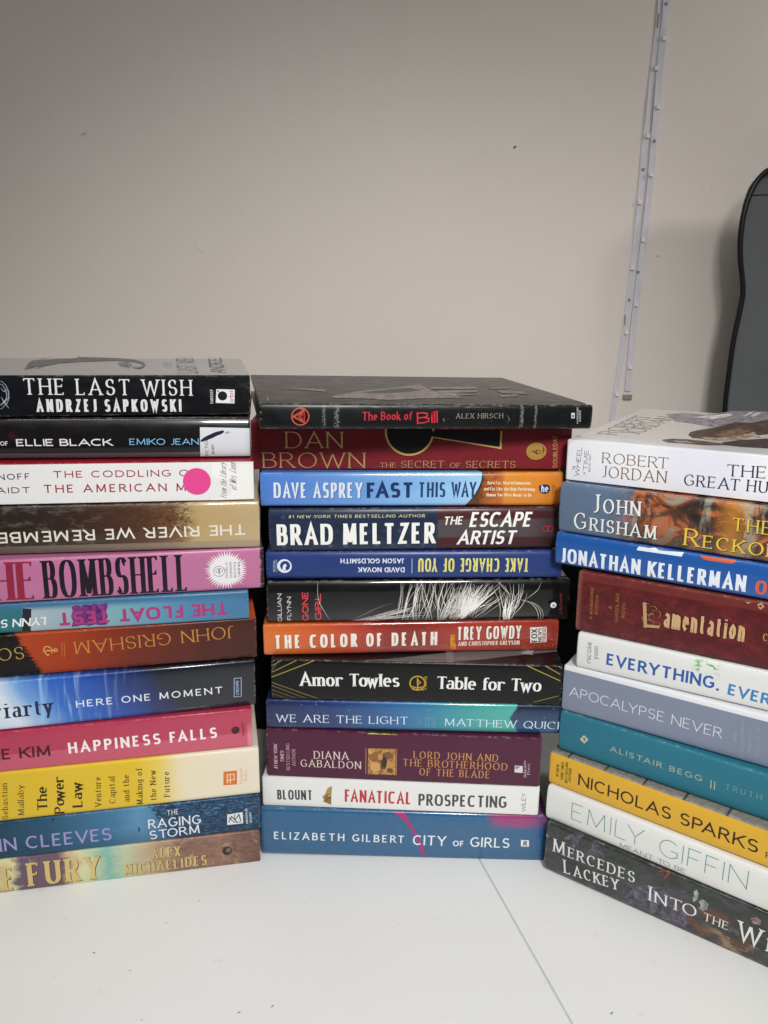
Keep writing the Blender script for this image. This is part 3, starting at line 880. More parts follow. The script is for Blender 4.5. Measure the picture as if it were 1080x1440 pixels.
def _art(n):
    c = n.mix(n.noise(.03,.06,4,2,.6), '#d8a52c', '#e0b038')
    ln = n.math('FRACT', n.mul(n.X,.034))
    grey = n.mix(n.sm(n.noise(.3,.3,5,5,.7),.35,.7), '#77756b', '#949186')
    grey = n.mix(n.band(ln,.475,.525,.02), grey, '#3d3a35')
    c = n.mix(n.above(n.V,.965,.008), c, grey)
    return n.mix(n.mul(n.sm(n.noise(.5,.5,4,9,.7),.68,.73),.4), c, '#b98a24')
ART['mustard_yellow'] = _art
def _art(n):
    fine = n.noise(2.4,2.4,2,3,.6)
    c = n.mix(fine, '#1d6478', '#2a7489')
    return n.mix(n.mul(n.noise(.03,.06,3,6,.5),.3), c, '#2f7c92')
ART['teal_cloth'] = _art
def _art(n):
    c = n.mix(n.noise(.03,.06,3,2,.5), '#7b8398', '#848ca0')
    c = n.mix(n.mul(n.U,.25), c, '#70788c')
    return n.mix(n.above(n.V,.90,.006), c, '#dddfe2')
ART['slate_grey'] = _art
def _art(n):
    c = n.mix(n.noise(.03,.06,4,2,.6), '#d9dad8', '#e2e2df')
    g = n.mul(n.sm(n.noise(.16,.3,5,7,.65,.8),.52,.62), n.mul(n.band(n.U,0.356,0.420,.015), n.above(n.V,.55,.1)))
    c = n.mix(g, c, '#63b052')
    return n.mix(n.mul(n.mul(n.sm(n.noise(.9,1.2,5,13,.7),.62,.66), n.above(n.U,0.413,.02)), n.above(n.V,.60,.08)), c, '#5a5c58')
ART['white_blue_caps'] = _art
def _art(n):
    m = n.noise(.09,.12,6,3,.7,.5)
    c = n.ramp(m, [(.34,'#471418'),(.52,'#5c1a1e'),(.66,'#6e2626')])
    c = n.mix(n.mul(n.sm(n.noise(.4,.5,5,9,.7),.58,.7),.5), c, '#37100f')
    c = n.mix(n.mul(n.above(n.V,.86,.02),.45), c, '#7a3a32')
    return n.mix(n.mul(n.below(n.U,.012,.008),.6), c, '#8a5648')
ART['leather_red'] = _art
def _art(n):
    return n.mix(n.noise(.03,.06,3,2,.5), '#1e539a', '#225aa4')
ART['cobalt_blue'] = _art
def _art(n):
    b = n.noise(.045,.05,6,3,.62,1.2)
    fire = n.ramp(b, [(.30,'#231c1b'),(.42,'#40312b'),(.50,'#6b3f2b'),(.565,'#b8643a'),(.62,'#8f7358'),(.72,'#9a9c92')])
    lt = n.noise(.10,.018,5,8,.6,.5)
    fire = n.mix(n.mul(n.sm(lt,.52,.62),.6), fire, '#b3ad98')
    fire = n.mix(n.mul(n.sm(n.noise(.05,.06,5,15,.6,1.0),.50,.62),.8), fire, '#3a2e2a')
    fire = n.mix(n.mul(n.below(n.V,.25,.2),.5), fire, '#33302e')
    fire = n.mix(n.mul(n.band(n.U,0.479,0.535,.03),.55), fire, '#c98a34')
    x = n.add(n.U, n.mul(n.sub(n.noise(.05,.07,4,20,.6),.5),.20))
    return n.mix(n.below(x,0.196,.05), fire, n.mix(n.V,'#55677f','#61758f'))
ART['fire_clouds'] = _art
def _art(n):
    c = n.mix(n.noise(.02,.03,4,2,.5), '#eaebf0', '#f2f3f7')
    c = n.mix(n.mul(n.band(n.U,0.301,0.515,.06),.28), c, '#c3c3de')
    return n.mix(n.above(n.V,1.5,.8), c, n.mix(n.noise(.02,.02,3,4,.5), '#d6d0ca','#e0dbd6'))
ART['white_thick'] = _art


# ------------------------------------------------------------------ book data: sizes in millimetres, lettering placed in millimetres on each spine
BOOKS = [
    {'key': 'marbled_pastel', 'loc': (-0.329, 0.51453, 3e-05), 'rot': (0.0, 0.0006, 0.1983), 'L': 235.99, 'T': 29.21, 'D': 152, 'b': 2.2, 'n': 5, 'hard': True, 'finish': 'satin', 'ink': 'satin', 'label': 'pastel marbled book with raised gold lettering, lowest of the left stack', 'group': 'books in the left stack', 'seed': 1, 'deco': [
        ('t', 'title', 'THE', (14.25, 2.48), (49.7, 1.89), 20.49, 'flare', '#d9bf7c', {'f': 'foil', 'sh': ('#4a3a20', 0.5, -0.5)}),
        ('t', 'title', 'FURY', (59.79, 3.42), (112.97, 2.88), 20.7, 'flare', '#d9bf7c', {'f': 'foil', 'sh': ('#4a3a20', 0.5, -0.5)}),
        ('t', 'author_name', 'ALEX', (151.83, 14.56), (173.81, 14.41), 9.1, 'flare', '#d2b673', {'f': 'foil', 'sh': ('#3e2f1c', 0.4, -0.3)}),
        ('t', 'author_name', 'MICHAELIDES', (130.82, 3.23), (193.84, 3.5), 9.3, 'flare', '#d2b673', {'f': 'foil', 'sh': ('#3e2f1c', 0.4, -0.3)}),
        ('d', 'publisher_mark', '#332420', (209.99, 14.15), 3.86, 3.86),
        ('d', 'publisher_mark', '#7a5a4e', (211.0, 14.71), 2.04, 2.04),
        ('t', 'publisher_mark', 'CELADON', (217.03, 7.28), (217.0, 22.48), 2.55, 'light', '#4a352d'),
    ]},
    {'key': 'stormy_blue', 'loc': (-0.32807, 0.51514, 0.02938), 'rot': (0.0, -0.0009, 0.20214), 'L': 235.99, 'T': 31.54, 'D': 152, 'b': 2.0, 'n': 5, 'hard': True, 'finish': 'satin', 'ink': 'satin', 'label': 'blue book with dark waves and lavender lettering, second lowest of the left stack', 'group': 'books in the left stack', 'seed': 2, 'deco': [
        ('t', 'author_name', 'ANN CLEEVES', (23.17, 7.25), (122.15, 6.05), 10.94, 'sans', '#9a93c4'),
        ('t', 'title', 'THE', (164.57, 22.01), (173.48, 22.17), 4.62, 'light', '#d9dee6'),
        ('t', 'title', 'RAGING', (149.82, 12.1), (189.74, 11.37), 8.08, 'sans', '#d9dee6'),
        ('t', 'title', 'STORM', (150.47, 2.09), (188.74, 2.93), 7.82, 'sans', '#d9dee6'),
        ('p', 'publisher_mark', '#d7dadd', [(210.31, 16.8), (222.45, 17.46), (222.46, 7.12), (209.92, 7.23)]),
        ('l', 'publisher_mark', '#3a4654', 0.886, [(211.39, 9.79), (213.53, 14.54), (216.34, 11.41), (219.44, 15.58), (220.59, 9.69)]),
        ('l', 'publisher_mark', '#3a4654', 0.665, [(211.38, 14.37), (215.28, 9.26), (221.13, 8.46)]),
        ('l', 'publisher_mark', '#3a4654', 0.665, [(216.54, 16.42), (215.39, 12.0), (218.18, 8.17)]),
        ('t', 'publisher_mark', 'MINOTAUR', (226.38, 6.34), (226.08, 20.41), 1.76, 'bold', '#cfd6dc'),
        ('t', 'publisher_mark', 'BOOKS', (229.37, 7.33), (229.09, 16.58), 1.76, 'bold', '#cfd6dc'),
        ('l', 'cover_art', '#12263a', 1.108, [(80.24, 31.38), (81.32, 29.5), (80.45, 27.54)], {'taper': True}),
        ('l', 'cover_art', '#12263a', 1.33, [(142.31, 14.71), (143.27, 12.33), (141.81, 10.06)], {'taper': True}),
    ]},
    {'key': 'yellow_cream', 'loc': (-0.32764, 0.5158, 0.0616), 'rot': (0.0, 0.00167, 0.20463), 'L': 235.99, 'T': 40.39, 'D': 152, 'b': 1.0, 'n': 8, 'hard': True, 'finish': 'satin', 'ink': 'satin', 'label': 'thick yellow and cream book with dark vertical lettering in the left stack', 'group': 'books in the left stack', 'seed': 3, 'deco': [
        ('t', 'author_name', 'Sebastian', (49.25, 1.41), (51.5, 31.66), 4.14, 'romanb', '#33260f'),
        ('t', 'author_name', 'Mallaby', (60.67, 3.13), (62.5, 28.83), 4.17, 'romanb', '#33260f'),
        ('t', 'title', 'The', (77.32, 5.07), (78.5, 25.58), 7.03, 'serifx', '#2d210d'),
        ('t', 'title', 'Power', (89.1, 0.87), (91.14, 32.55), 7.09, 'serifx', '#2d210d'),
        ('t', 'title', 'Law', (102.42, 4.83), (103.46, 26.36), 7.14, 'serifx', '#2d210d'),
        ('t', 'subtitle', 'Venture', (115.94, 3.49), (117.34, 28.97), 4.33, 'romanb', '#33260f'),
        ('t', 'subtitle', 'Capital', (126.3, 5.02), (127.43, 28.18), 4.36, 'romanb', '#33260f'),
        ('t', 'subtitle', 'and the', (136.8, 4.98), (137.83, 28.23), 4.39, 'romanb', '#33260f'),
        ('t', 'subtitle', 'Making of', (146.4, 1.51), (147.71, 33.32), 4.42, 'romanb', '#33260f'),
        ('t', 'subtitle', 'the New', (156.63, 3.76), (157.65, 29.98), 4.45, 'romanb', '#33260f'),
        ('t', 'subtitle', 'Future', (166.89, 5.79), (167.56, 27.72), 4.47, 'romanb', '#33260f'),
        ('p', 'publisher_mark', '#d2722c', [(208.37, 22.64), (218.76, 22.52), (218.32, 10.3), (207.89, 10.69)]),
        ('l', 'publisher_mark', '#efd9b8', 0.646, [(210.84, 12.11), (211.14, 19.87), (216.34, 19.69), (216.35, 14.79), (211.33, 14.73)]),
        ('l', 'publisher_mark', '#efd9b8', 0.646, [(213.15, 11.83), (213.46, 20.04)]),
        ('t', 'publisher_mark', 'Penguin', (223.19, 10.6), (223.06, 24.01), 2.7, 'light', '#d6a988'),
        ('t', 'publisher_mark', 'Press', (226.75, 12.41), (226.69, 22.47), 2.71, 'light', '#d6a988'),
    ]},
    {'key': 'rose_red', 'loc': (-0.33211, 0.51592, 0.10216), 'rot': (0.0, -0.00075, 0.21158), 'L': 235.99, 'T': 31.82, 'D': 152, 'b': 1.4, 'n': 6, 'hard': True, 'finish': 'gloss', 'ink': 'satin', 'label': 'rose red book with white capitals in the left stack, above the yellow one', 'group': 'books in the left stack', 'seed': 4, 'deco': [
        ('t', 'author_name', 'ANGIE KIM', (21.58, 10.56), (88.25, 9.28), 8.8, 'bold', '#4c1524'),
        ('t', 'title', 'HAPPINESS FALLS', (100.59, 9.48), (209.24, 10.39), 9.07, 'condw', '#f0e6e6'),
        ('d', 'publisher_mark', '#3c1420', (223.35, 15.29), 3.14, 3.14),
        ('d', 'publisher_mark', '#5a1a2a', (222.44, 16.47), 1.46, 1.46),
        ('t', 'publisher_mark', 'HOGARTH', (230.24, 9.72), (230.06, 20.81), 1.91, 'sans', '#6b1d30'),
    ]},
    {'key': 'blue_black', 'loc': (-0.3283, 0.51779, 0.13502), 'rot': (0.0, 0.00345, 0.23406), 'L': 235.99, 'T': 38.02, 'D': 152, 'b': 2.4, 'n': 4, 'hard': True, 'finish': 'gloss', 'ink': 'satin', 'label': 'book fading from white through bright blue to black, above the rose red one', 'group': 'books in the left stack', 'seed': 5, 'deco': [
        ('t', 'author_name', 'Moriarty', (26.63, 9.35), (88.08, 9.89), 12.36, 'romanb', '#232b45'),
        ('t', 'title', 'HERE ONE MOMENT', (104.34, 12.76), (210.83, 13.1), 5.59, 'wide', '#dfe4ec'),
        ('l', 'publisher_mark', '#9fb2cc', 0.516, [(219.97, 24.61), (225.28, 24.49), (224.78, 9.01), (219.42, 8.95), (219.98, 25.03)]),
        ('t', 'publisher_mark', 'CROWN', (223.1, 10.48), (223.3, 22.16), 2.28, 'bold', '#9fb2cc'),
    ]},
    {'key': 'red_brown', 'loc': (-0.32774, 0.52583, 0.17383), 'rot': (0.0, 0.0046, 0.21939), 'L': 236.0, 'T': 32.16, 'D': 152, 'b': 1.6, 'n': 5, 'hard': True, 'finish': 'satin', 'ink': 'satin', 'label': 'rust red and brown hardcover with gold capitals upside down, in the left stack', 'group': 'books in the left stack', 'seed': 6, 'deco': [
        ('t', 'author_name', 'JOHN GRISHAM', (219.79, 27.48), (103.04, 23.6), 9.9, 'romanl', '#c98a3e', {'f': 'foil'}),
        ('t', 'title', 'SOOLEY', (68.74, 22.93), (13.54, 21.63), 9.49, 'romanl', '#c0a05c', {'f': 'foil'}),
        ('l', 'publisher_mark', '#c0763a', 0.403, [(95.13, 24.06), (94.67, 12.38)]),
        ('l', 'publisher_mark', '#c0763a', 0.403, [(96.86, 24.11), (96.4, 12.43)]),
        ('l', 'publisher_mark', '#d9a25a', 0.806, [(90.51, 18.31), (83.3, 18.34)]),
        ('l', 'publisher_mark', '#d9a25a', 0.806, [(83.24, 21.51), (82.28, 18.43), (84.69, 14.65), (85.95, 15.33)]),
        ('l', 'publisher_mark', '#d9a25a', 0.806, [(83.24, 21.51), (85.65, 21.7), (86.89, 20.21)]),
        ('r', 'publisher_mark', '#d9a25a', (90.51, 18.31), 1.21, 1.21, 0.6),
        ('l', 'publisher_mark', '#d9a25a', 0.605, [(87.8, 20.72), (87.9, 15.96)]),
    ]},
    {'key': 'teal_pool', 'loc': (-0.33373, 0.52997, 0.20624), 'rot': (0.0, 0.0004, 0.18665), 'L': 236.0, 'T': 22.23, 'D': 152, 'b': 2.2, 'n': 4.5, 'hard': True, 'finish': 'satin', 'ink': 'satin', 'label': 'thin teal and blue book with magenta letters upside down, under the orchid pink one', 'group': 'books in the left stack', 'seed': 7, 'deco': [
        ('l', 'cover_art', '#20262c', 5.923, [(78.84, 18.11), (76.71, 0.67)]),
        ('p', 'cover_art', '#6b2a72', [(109.25, 17.72), (112.62, 18.84), (115.48, 17.71), (118.7, 19.04), (121.75, 18.09), (124.97, 19.22), (128.21, 18.26), (134.05, 19.24), (134.14, 15.56), (132.87, 12.71), (133.8, 8.71), (132.52, 5.83), (133.12, 2.35), (127.79, 1.9), (124.37, 2.97), (119.88, 1.84), (115.65, 3.18), (112.06, 2.21), (107.87, 2.09), (109.32, 6.41), (108.28, 10.4), (109.65, 14.21)]),
        ('t', 'title', 'THE FLOAT TEST', (220.88, 14.45), (98.9, 13.55), 10.05, 'block', '#a53a74'),
        ('t', 'author_name', 'LYNN STEGER STRONG', (91.3, 11.13), (-9.25, 10.26), 6.24, 'ital', '#e4e8ea'),
    ]},
    {'key': 'orchid_pink', 'loc': (-0.32143, 0.53123, 0.22969), 'rot': (0.0, 0.00383, 0.20751), 'L': 236.0, 'T': 31.96, 'D': 152, 'b': 2.6, 'n': 4, 'hard': True, 'finish': 'satin', 'ink': 'satin', 'label': 'orchid pink book with tall black letters and a white burst, left stack', 'group': 'books in the left stack', 'seed': 8, 'deco': [
        ('t', 'title', 'THE', (26.06, 2.79), (74.13, 1.63), 28.44, 'didot', '#8e2440'),
        ('t', 'title', 'BOMBSHELL', (79.22, 1.68), (180.16, 1.18), 28.46, 'didot', '#1d1420'),
        ('x', 'publisher_mark', 'burst'),
    ]},
    {'key': 'brown_gold', 'loc': (-0.32595, 0.5439, 0.26282), 'rot': (0.0, 0.00588, 0.14758), 'L': 236.0, 'T': 35.57, 'D': 152, 'b': 3.0, 'n': 3.2, 'hard': True, 'finish': 'mylar', 'ink': 'gloss', 'label': 'brown and gold hardcover with cream capitals upside down, left stack', 'group': 'books in the left stack', 'seed': 9, 'deco': [
        ('t', 'title', 'THE RIVER WE REMEMBER', (225.89, 18.42), (42.14, 16.64), 8.04, 'river', '#e3ddd0'),
    ]},
    {'key': 'white_pink_dot', 'loc': (-0.32843, 0.54282, 0.29965), 'rot': (0.0, 0.00849, 0.15814), 'L': 235.4, 'T': 29.54, 'D': 152, 'b': 1.0, 'n': 8, 'hard': False, 'finish': 'satin', 'ink': 'satin', 'label': 'white book with crimson capitals and a round pink sticker, left stack', 'group': 'books in the left stack', 'seed': 10, 'deco': [
        ('t', 'author_name', 'LUKIANOFF', (33.19, 17.72), (80.33, 18.31), 4.28, 'wide', '#2a2c3c'),
        ('t', 'author_name', 'HAIDT', (50.2, 8.43), (79.6, 8.38), 4.33, 'wide', '#2a2c3c'),
        ('t', 'title', 'THE CODDLING O', (95.78, 18.95), (189.15, 18.63), 4.93, 'wide', '#9a2440'),
        ('t', 'title', 'THE AMERICAN MI', (88.48, 8.2), (189.91, 7.63), 5.89, 'wide', '#9a2440'),
        ('p', 'library_label', '#eceae7', [(205.64, 27.97), (235.49, 27.18), (235.04, 0.83), (204.61, 0.16)]),
        ('t', 'library_label', 'From the Library', (215.46, 1.44), (215.77, 27.64), 4.3, 'script', '#38363a'),
        ('t', 'library_label', 'of Mrs. Conn', (222.87, 7.35), (222.74, 27.54), 4.67, 'script', '#38363a'),
        ('d', 'sticker', '#e0488f', (194.65, 14.63), 9.93, 9.93),
    ]},
    {'key': 'black_sleeved', 'loc': (-0.33244, 0.55441, 0.33051), 'rot': (0.0, 0.01122, 0.14759), 'L': 236.0, 'T': 29.41, 'D': 152, 'b': 4.2, 'n': 2.6, 'hard': True, 'finish': 'mylar', 'ink': 'gloss', 'label': 'black hardcover with a white spine label at its right end, left stack', 'group': 'books in the left stack', 'seed': 11, 'deco': [
        ('t', 'title', 'OF', (62.42, 9.94), (67.77, 10.09), 3.03, 'bold', '#d9d9d6'),
        ('t', 'title', 'ELLIE BLACK', (73.06, 9.51), (138.39, 9.46), 5.06, 'bold', '#e6e6e3'),
        ('t', 'author_name', 'EMIKO JEAN', (150.22, 9.94), (198.98, 9.82), 4.59, 'sans', '#7fb7dc'),
        ('p', 'spine_label', '#d5d8de', [(200.16, 22.62), (236.11, 21.8), (235.63, 0.9), (199.61, 0.82)]),
        ('p', 'spine_label', '#262138', [(199.98, 12.6), (202.2, 14.8), (205.47, 16.62), (211.26, 19.15), (216.84, 20.41), (217.34, 19.13), (215.51, 17.67), (212.25, 16.4), (208.98, 14.76), (204.99, 13.12), (201.02, 11.85)]),
        ('l', 'spine_label', '#3a3448', 0.726, [(217.32, 18.4), (220.22, 19.49), (218.92, 18.03), (222.54, 19.11)], {'taper': True}),
        ('t', 'spine_label', 'FICTION', (205.56, 1.51), (205.42, 14.96), 2.33, 'sans', '#3a3b42'),
        ('t', 'spine_label', 'Jean', (209.88, 1.48), (209.71, 9.95), 2.51, 'sans', '#3a3b42'),
    ]},
    {'key': 'black_serif', 'loc': (-0.33013, 0.54822, 0.36075), 'rot': (0.0, 0.01073, 0.21414), 'L': 236.0, 'T': 28.73, 'D': 155, 'b': 0.9, 'n': 9, 'hard': False, 'finish': 'gloss', 'ink': 'satin', 'label': 'black paperback with a grey front cover and white serif capitals, topmost of the left stack', 'group': 'books in the left stack', 'seed': 12, 'deco': [
        ('t', 'title', 'THE LAST WISH', (80.18, 15.46), (194.12, 14.11), 11.3, 'roman', '#dcdcdc'),
        ('t', 'author_name', 'ANDRZEJ SAPKOWSKI', (87.64, 3.34), (186.38, 2.54), 8.93, 'condw', '#dadada'),
        ('p', 'publisher_mark', '#dfe0e2', [(211.71, 18.74), (224.81, 18.32), (224.35, 8.25), (210.84, 8.72)]),
        ('d', 'publisher_mark', '#17171b', (215.86, 13.81), 3.39, 3.39),
        ('d', 'publisher_mark', '#17171b', (212.92, 17.28), 0.62, 0.62),
        ('t', 'publisher_mark', 'orbit', (223.65, 9.0), (223.71, 17.78), 3.07, 'sans', '#b43a4c'),
        ('t', 'publisher_mark', 'FANTASY', (209.22, 8.37), (209.21, 18.57), 2.14, 'cond', '#d0d0d2'),
        ('l', 'emblem', '#8f99ab', 0.714, [(62.51, 24.99), (66.96, 24.64), (69.27, 21.89), (70.5, 17.75), (70.42, 13.43), (68.76, 9.45), (65.19, 6.0), (60.56, 4.82)], {'taper': True}),
        ('l', 'emblem', '#aab2c0', 0.536, [(62.34, 23.28), (66.76, 22.59), (68.69, 19.14), (69.29, 15.17), (67.91, 10.85), (64.71, 7.75)], {'taper': True}),
        ('l', 'emblem', '#aab2c0', 0.714, [(70.79, 13.95), (67.62, 11.2), (64.1, 8.1)], {'taper': True}),
        ('l', 'emblem', '#aab2c0', 0.714, [(65.31, 13.98), (67.2, 10.16), (69.73, 5.96)], {'taper': True}),
        ('l', 'emblem', '#9aa4b4', 0.536, [(65.27, 20.36), (67.6, 17.77), (70.56, 18.44)], {'taper': True}),
        ('p', 'cover_art', '#5f5c5a', [(73.13, 44.16), (64.78, 100.42), (63.04, 125.8), (69.73, 136.8), (83.55, 148.53), (94.59, 157.66), (92.55, 172.32), (101.77, 166.85), (128.11, 159.4), (144.56, 140.15), (153.71, 113.51), (157.43, 81.22), (155.39, 47.21), (148.45, 60.27), (154.51, 64.88), (155.2, 88.38), (146.63, 113.26), (131.07, 128.58), (117.48, 122.68), (104.22, 116.93), (88.98, 101.19), (81.59, 72.53), (77.45, 70.18)], {'top': True}),
        ('l', 'cover_art', '#6b6866', 1.071, [(75.09, 63.45), (77.4, 91.1), (88.37, 111.21), (102.1, 132.78)], {'top': True, 'taper': True}),
        ('l', 'cover_art', '#5f5c5a', 1.607, [(73.13, 44.16), (80.25, 54.82), (81.34, 77.1)], {'top': True, 'taper': True}),
        ('l', 'cover_art', '#5f5c5a', 1.428, [(65.87, 133.92), (70.55, 165.13), (83.55, 148.53)], {'top': True, 'taper': True}),
        ('l', 'cover_art', '#77736f', 1.071, [(74.97, 115.85), (88.09, 132.18), (103.4, 138.31), (121.77, 139.13)], {'top': True, 'taper': True}),
        ('p', 'cover_art', '#75726f', [(133.08, 107.64), (139.59, 113.01), (146.22, 93.03), (145.08, 64.71), (137.8, 78.39)], {'top': True}),
        ('l', 'cover_art', '#5f5c5a', 1.071, [(144.0, 51.39), (149.65, 73.98), (158.3, 64.95)], {'top': True, 'taper': True}),
        ('l', 'cover_art', '#807c79', 0.893, [(91.64, 84.34), (106.26, 101.73), (123.2, 107.32)], {'top': True, 'taper': True}),
        ('t', 'cover_title', 'LAST WISH', (199.0, 16.47), (193.07, 171.88), 15.0, 'roman', '#5e5e5f', {'top': True}),
        ('t', 'cover_title', 'THE', (178.93, 65.32), (176.16, 109.08), 6.0, 'roman', '#6a6a6b', {'top': True}),
        ('t', 'cover_title', 'ANDRZEJ', (219.67, 18.5), (218.77, 167.14), 12.0, 'cond', '#5e5e5f', {'top': True}),
    ]},
    {'key': 'steel_blue', 'loc': (-0.09758, 0.56831, 0.00138), 'rot': (0.0, 0.01174, -0.01407), 'L': 230.6, 'T': 43.04, 'D': 152, 'b': 3.6, 'n': 3.0, 'hard': True, 'finish': 'gloss', 'ink': 'satin', 'label': 'steel blue book with a magenta streak, lowest of the middle stack', 'group': 'books in the middle stack', 'seed': 13, 'deco': [
        ('p', 'cover_art', '#a8356f', [(105.64, 43.39), (115.27, 43.7), (118.17, 38.11), (127.62, 22.13), (134.05, 4.82), (131.0, 4.33), (125.57, 21.26), (116.88, 34.83)], {'f': 'satin'}),
        ('t', 'author_name', 'ELIZABETH GILBERT', (10.54, 15.49), (116.31, 15.12), 6.95, 'wide', '#dfe3e6'),
        ('t', 'title', 'CITY of GIRLS', (123.3, 13.72), (201.49, 13.25), 9.22, 'sans', '#e3e6e8', {'sc': 0.58}),
        ('p', 'publisher_mark', '#e2e4e6', [(210.52, 21.35), (217.04, 21.08), (217.45, 14.94), (210.93, 15.21)]),
        ('t', 'publisher_mark', 'R', (212.69, 15.76), (215.88, 15.7), 4.52, 'block', '#243c58'),
        ('t', 'publisher_mark', 'RIVERHEAD', (222.68, 9.8), (221.42, 27.62), 1.52, 'sans', '#5f84a8'),
        ('t', 'publisher_mark', 'BOOKS', (226.88, 12.96), (226.16, 22.99), 1.52, 'sans', '#5f84a8'),
    ]},
    {'key': 'white_butterfly', 'loc': (-0.09599, 0.57297, 0.04382), 'rot': (0.0, 0.00188, -0.04355), 'L': 221.65, 'T': 26.15, 'D': 152, 'b': 1.0, 'n': 8, 'hard': True, 'finish': 'satin', 'ink': 'satin', 'label': 'white book with red and charcoal capitals and a tan butterfly, middle stack', 'group': 'books in the middle stack', 'seed': 14, 'deco': [
        ('t', 'author_name', 'BLOUNT', (12.02, 5.93), (40.55, 6.51), 9.0, 'cond', '#3d4046'),
        ('t', 'title', 'FANATICAL', (66.61, 6.2), (120.14, 5.81), 11.31, 'cond', '#b9383c'),
        ('t', 'title', 'PROSPECTING', (125.92, 5.27), (196.21, 5.94), 10.65, 'cond', '#45474c'),
        ('p', 'emblem', '#a98a4e', [(48.63, 10.02), (51.15, 13.27), (52.14, 16.93), (54.51, 19.38), (56.44, 19.61), (55.84, 11.9), (54.18, 12.3), (52.51, 10.02)]),
        ('p', 'emblem', '#8d6c36', [(48.62, 9.54), (52.79, 10.67), (55.84, 11.43), (55.64, 2.87), (53.84, 3.43), (51.63, 4.61), (49.14, 5.46), (49.99, 7.39)]),
        ('l', 'emblem', '#3c2c18', 0.628, [(51.12, 10.12), (53.08, 12.25), (55.29, 11.72)]),
        ('l', 'emblem', '#3c2c18', 0.471, [(51.65, 6.2), (53.05, 8.63), (55.55, 9.84)]),
        ('t', 'publisher_mark', 'WILEY', (211.74, 3.14), (210.91, 20.31), 3.39, 'light', '#55585c'),
    ]},
    {'key': 'maroon_portrait', 'loc': (-0.09168, 0.57432, 0.07015), 'rot': (0.0, -0.00188, -0.05676), 'L': 216.69, 'T': 42.23, 'D': 152, 'b': 1.4, 'n': 6, 'hard': True, 'finish': 'satin', 'ink': 'satin', 'label': 'thick maroon hardcover with a small square tan picture on its spine, middle stack', 'group': 'books in the middle stack', 'seed': 15, 'deco': [
        ('t', 'blurb', '#1 NEW YORK', (8.42, 6.7), (8.62, 29.04), 2.76, 'ital', '#c9a5ae'),
        ('t', 'blurb', 'TIMES', (13.7, 12.84), (13.68, 23.15), 2.76, 'ital', '#c9a5ae'),
        ('t', 'blurb', 'BESTSELLING', (18.36, 6.05), (18.38, 30.07), 2.76, 'roman', '#c9a5ae'),
        ('t', 'blurb', 'AUTHOR', (23.02, 10.16), (23.07, 25.24), 2.75, 'roman', '#c9a5ae'),
        ('t', 'author_name', 'DIANA', (37.87, 17.3), (65.66, 17.45), 6.89, 'roman', '#dcc4c2'),
        ('t', 'author_name', 'GABALDON', (27.15, 9.72), (75.48, 9.73), 6.48, 'roman', '#dcc4c2'),
        ('t', 'title', 'LORD JOHN AND', (117.11, 21.25), (183.37, 20.98), 6.36, 'roman', '#c38a52'),
        ('t', 'title', 'THE BROTHERHOOD', (108.55, 13.99), (190.92, 13.56), 6.4, 'roman', '#c38a52'),
        ('t', 'title', 'OF THE BLADE', (121.85, 6.26), (177.3, 5.87), 6.46, 'roman', '#c38a52'),
        ('l', 'picture', '#b98850', 0.458, [(79.42, 29.04), (79.31, 5.4)]),
        ('l', 'picture', '#b98850', 0.458, [(103.64, 29.17), (103.63, 5.27)]),
        ('p', 'picture', '#a97a44', [(81.18, 28.5), (102.83, 28.83), (102.95, 5.55), (80.95, 5.32)]),
        ('x', 'picture', 'portrait'),
        ('l', 'picture', '#b79a62', 0.458, [(81.0, 44.11), (81.01, 41.11), (103.63, 41.3), (103.6, 44.15)]),
        ('p', 'picture', '#b6a23c', [(82.35, 42.97), (87.2, 43.47), (89.64, 41.47), (81.55, 41.28)]),
        ('p', 'picture', '#b6a23c', [(90.98, 41.22), (92.99, 43.11), (96.62, 43.86), (98.25, 41.38)]),
        ('p', 'publisher_mark', '#d5ced2', [(196.57, 18.38), (202.85, 18.2), (203.03, 12.12), (196.6, 12.29)]),
        ('p', 'publisher_mark', '#8f7e88', [(197.13, 17.8), (201.14, 17.67), (198.85, 15.44), (197.12, 15.36)]),
        ('t', 'publisher_mark', 'Delacorte', (206.16, 8.44), (205.13, 23.0), 2.26, 'romanb', '#cfc0c8'),
        ('t', 'publisher_mark', 'Press', (208.83, 11.01), (208.19, 20.42), 2.26, 'romanb', '#cfc0c8'),
    ]},
    {'key': 'teal_starry', 'loc': (-0.09109, 0.57431, 0.11316), 'rot': (0.0, -0.00064, -0.02406), 'L': 231.2, 'T': 24.65, 'D': 152, 'b': 3.2, 'n': 3.2, 'hard': True, 'finish': 'gloss', 'ink': 'satin', 'label': 'navy to teal book with tiny stars and pale serif capitals, middle stack', 'group': 'books in the middle stack', 'seed': 16, 'deco': [
        ('t', 'title', 'WE ARE THE LIGHT', (7.86, 6.16), (111.62, 6.19), 6.64, 'roman', '#d4e1ee'),
        ('t', 'author_name', 'MATTHEW QUICK', (140.06, 5.8), (234.29, 4.69), 6.35, 'roman', '#d4e1ee'),
        ('x', 'cover_art', 'stars'),
        ('t', 'blurb', 'a novel of', (119.96, 5.31), (119.53, 13.6), 1.07, 'sans', '#7fb2cc'),
        ('t', 'blurb', 'kindness', (122.07, 6.91), (121.7, 12.16), 1.07, 'sans', '#7fb2cc'),
        ('t', 'blurb', 'author of the', (126.02, 4.18), (125.54, 13.74), 1.2, 'sans', '#8cc0d0'),
        ('t', 'blurb', 'bestseller', (128.44, 4.25), (127.94, 13.79), 1.2, 'sans', '#8cc0d0'),
        ('t', 'blurb', 'and more', (131.12, 4.31), (130.61, 13.86), 1.2, 'sans', '#8cc0d0'),
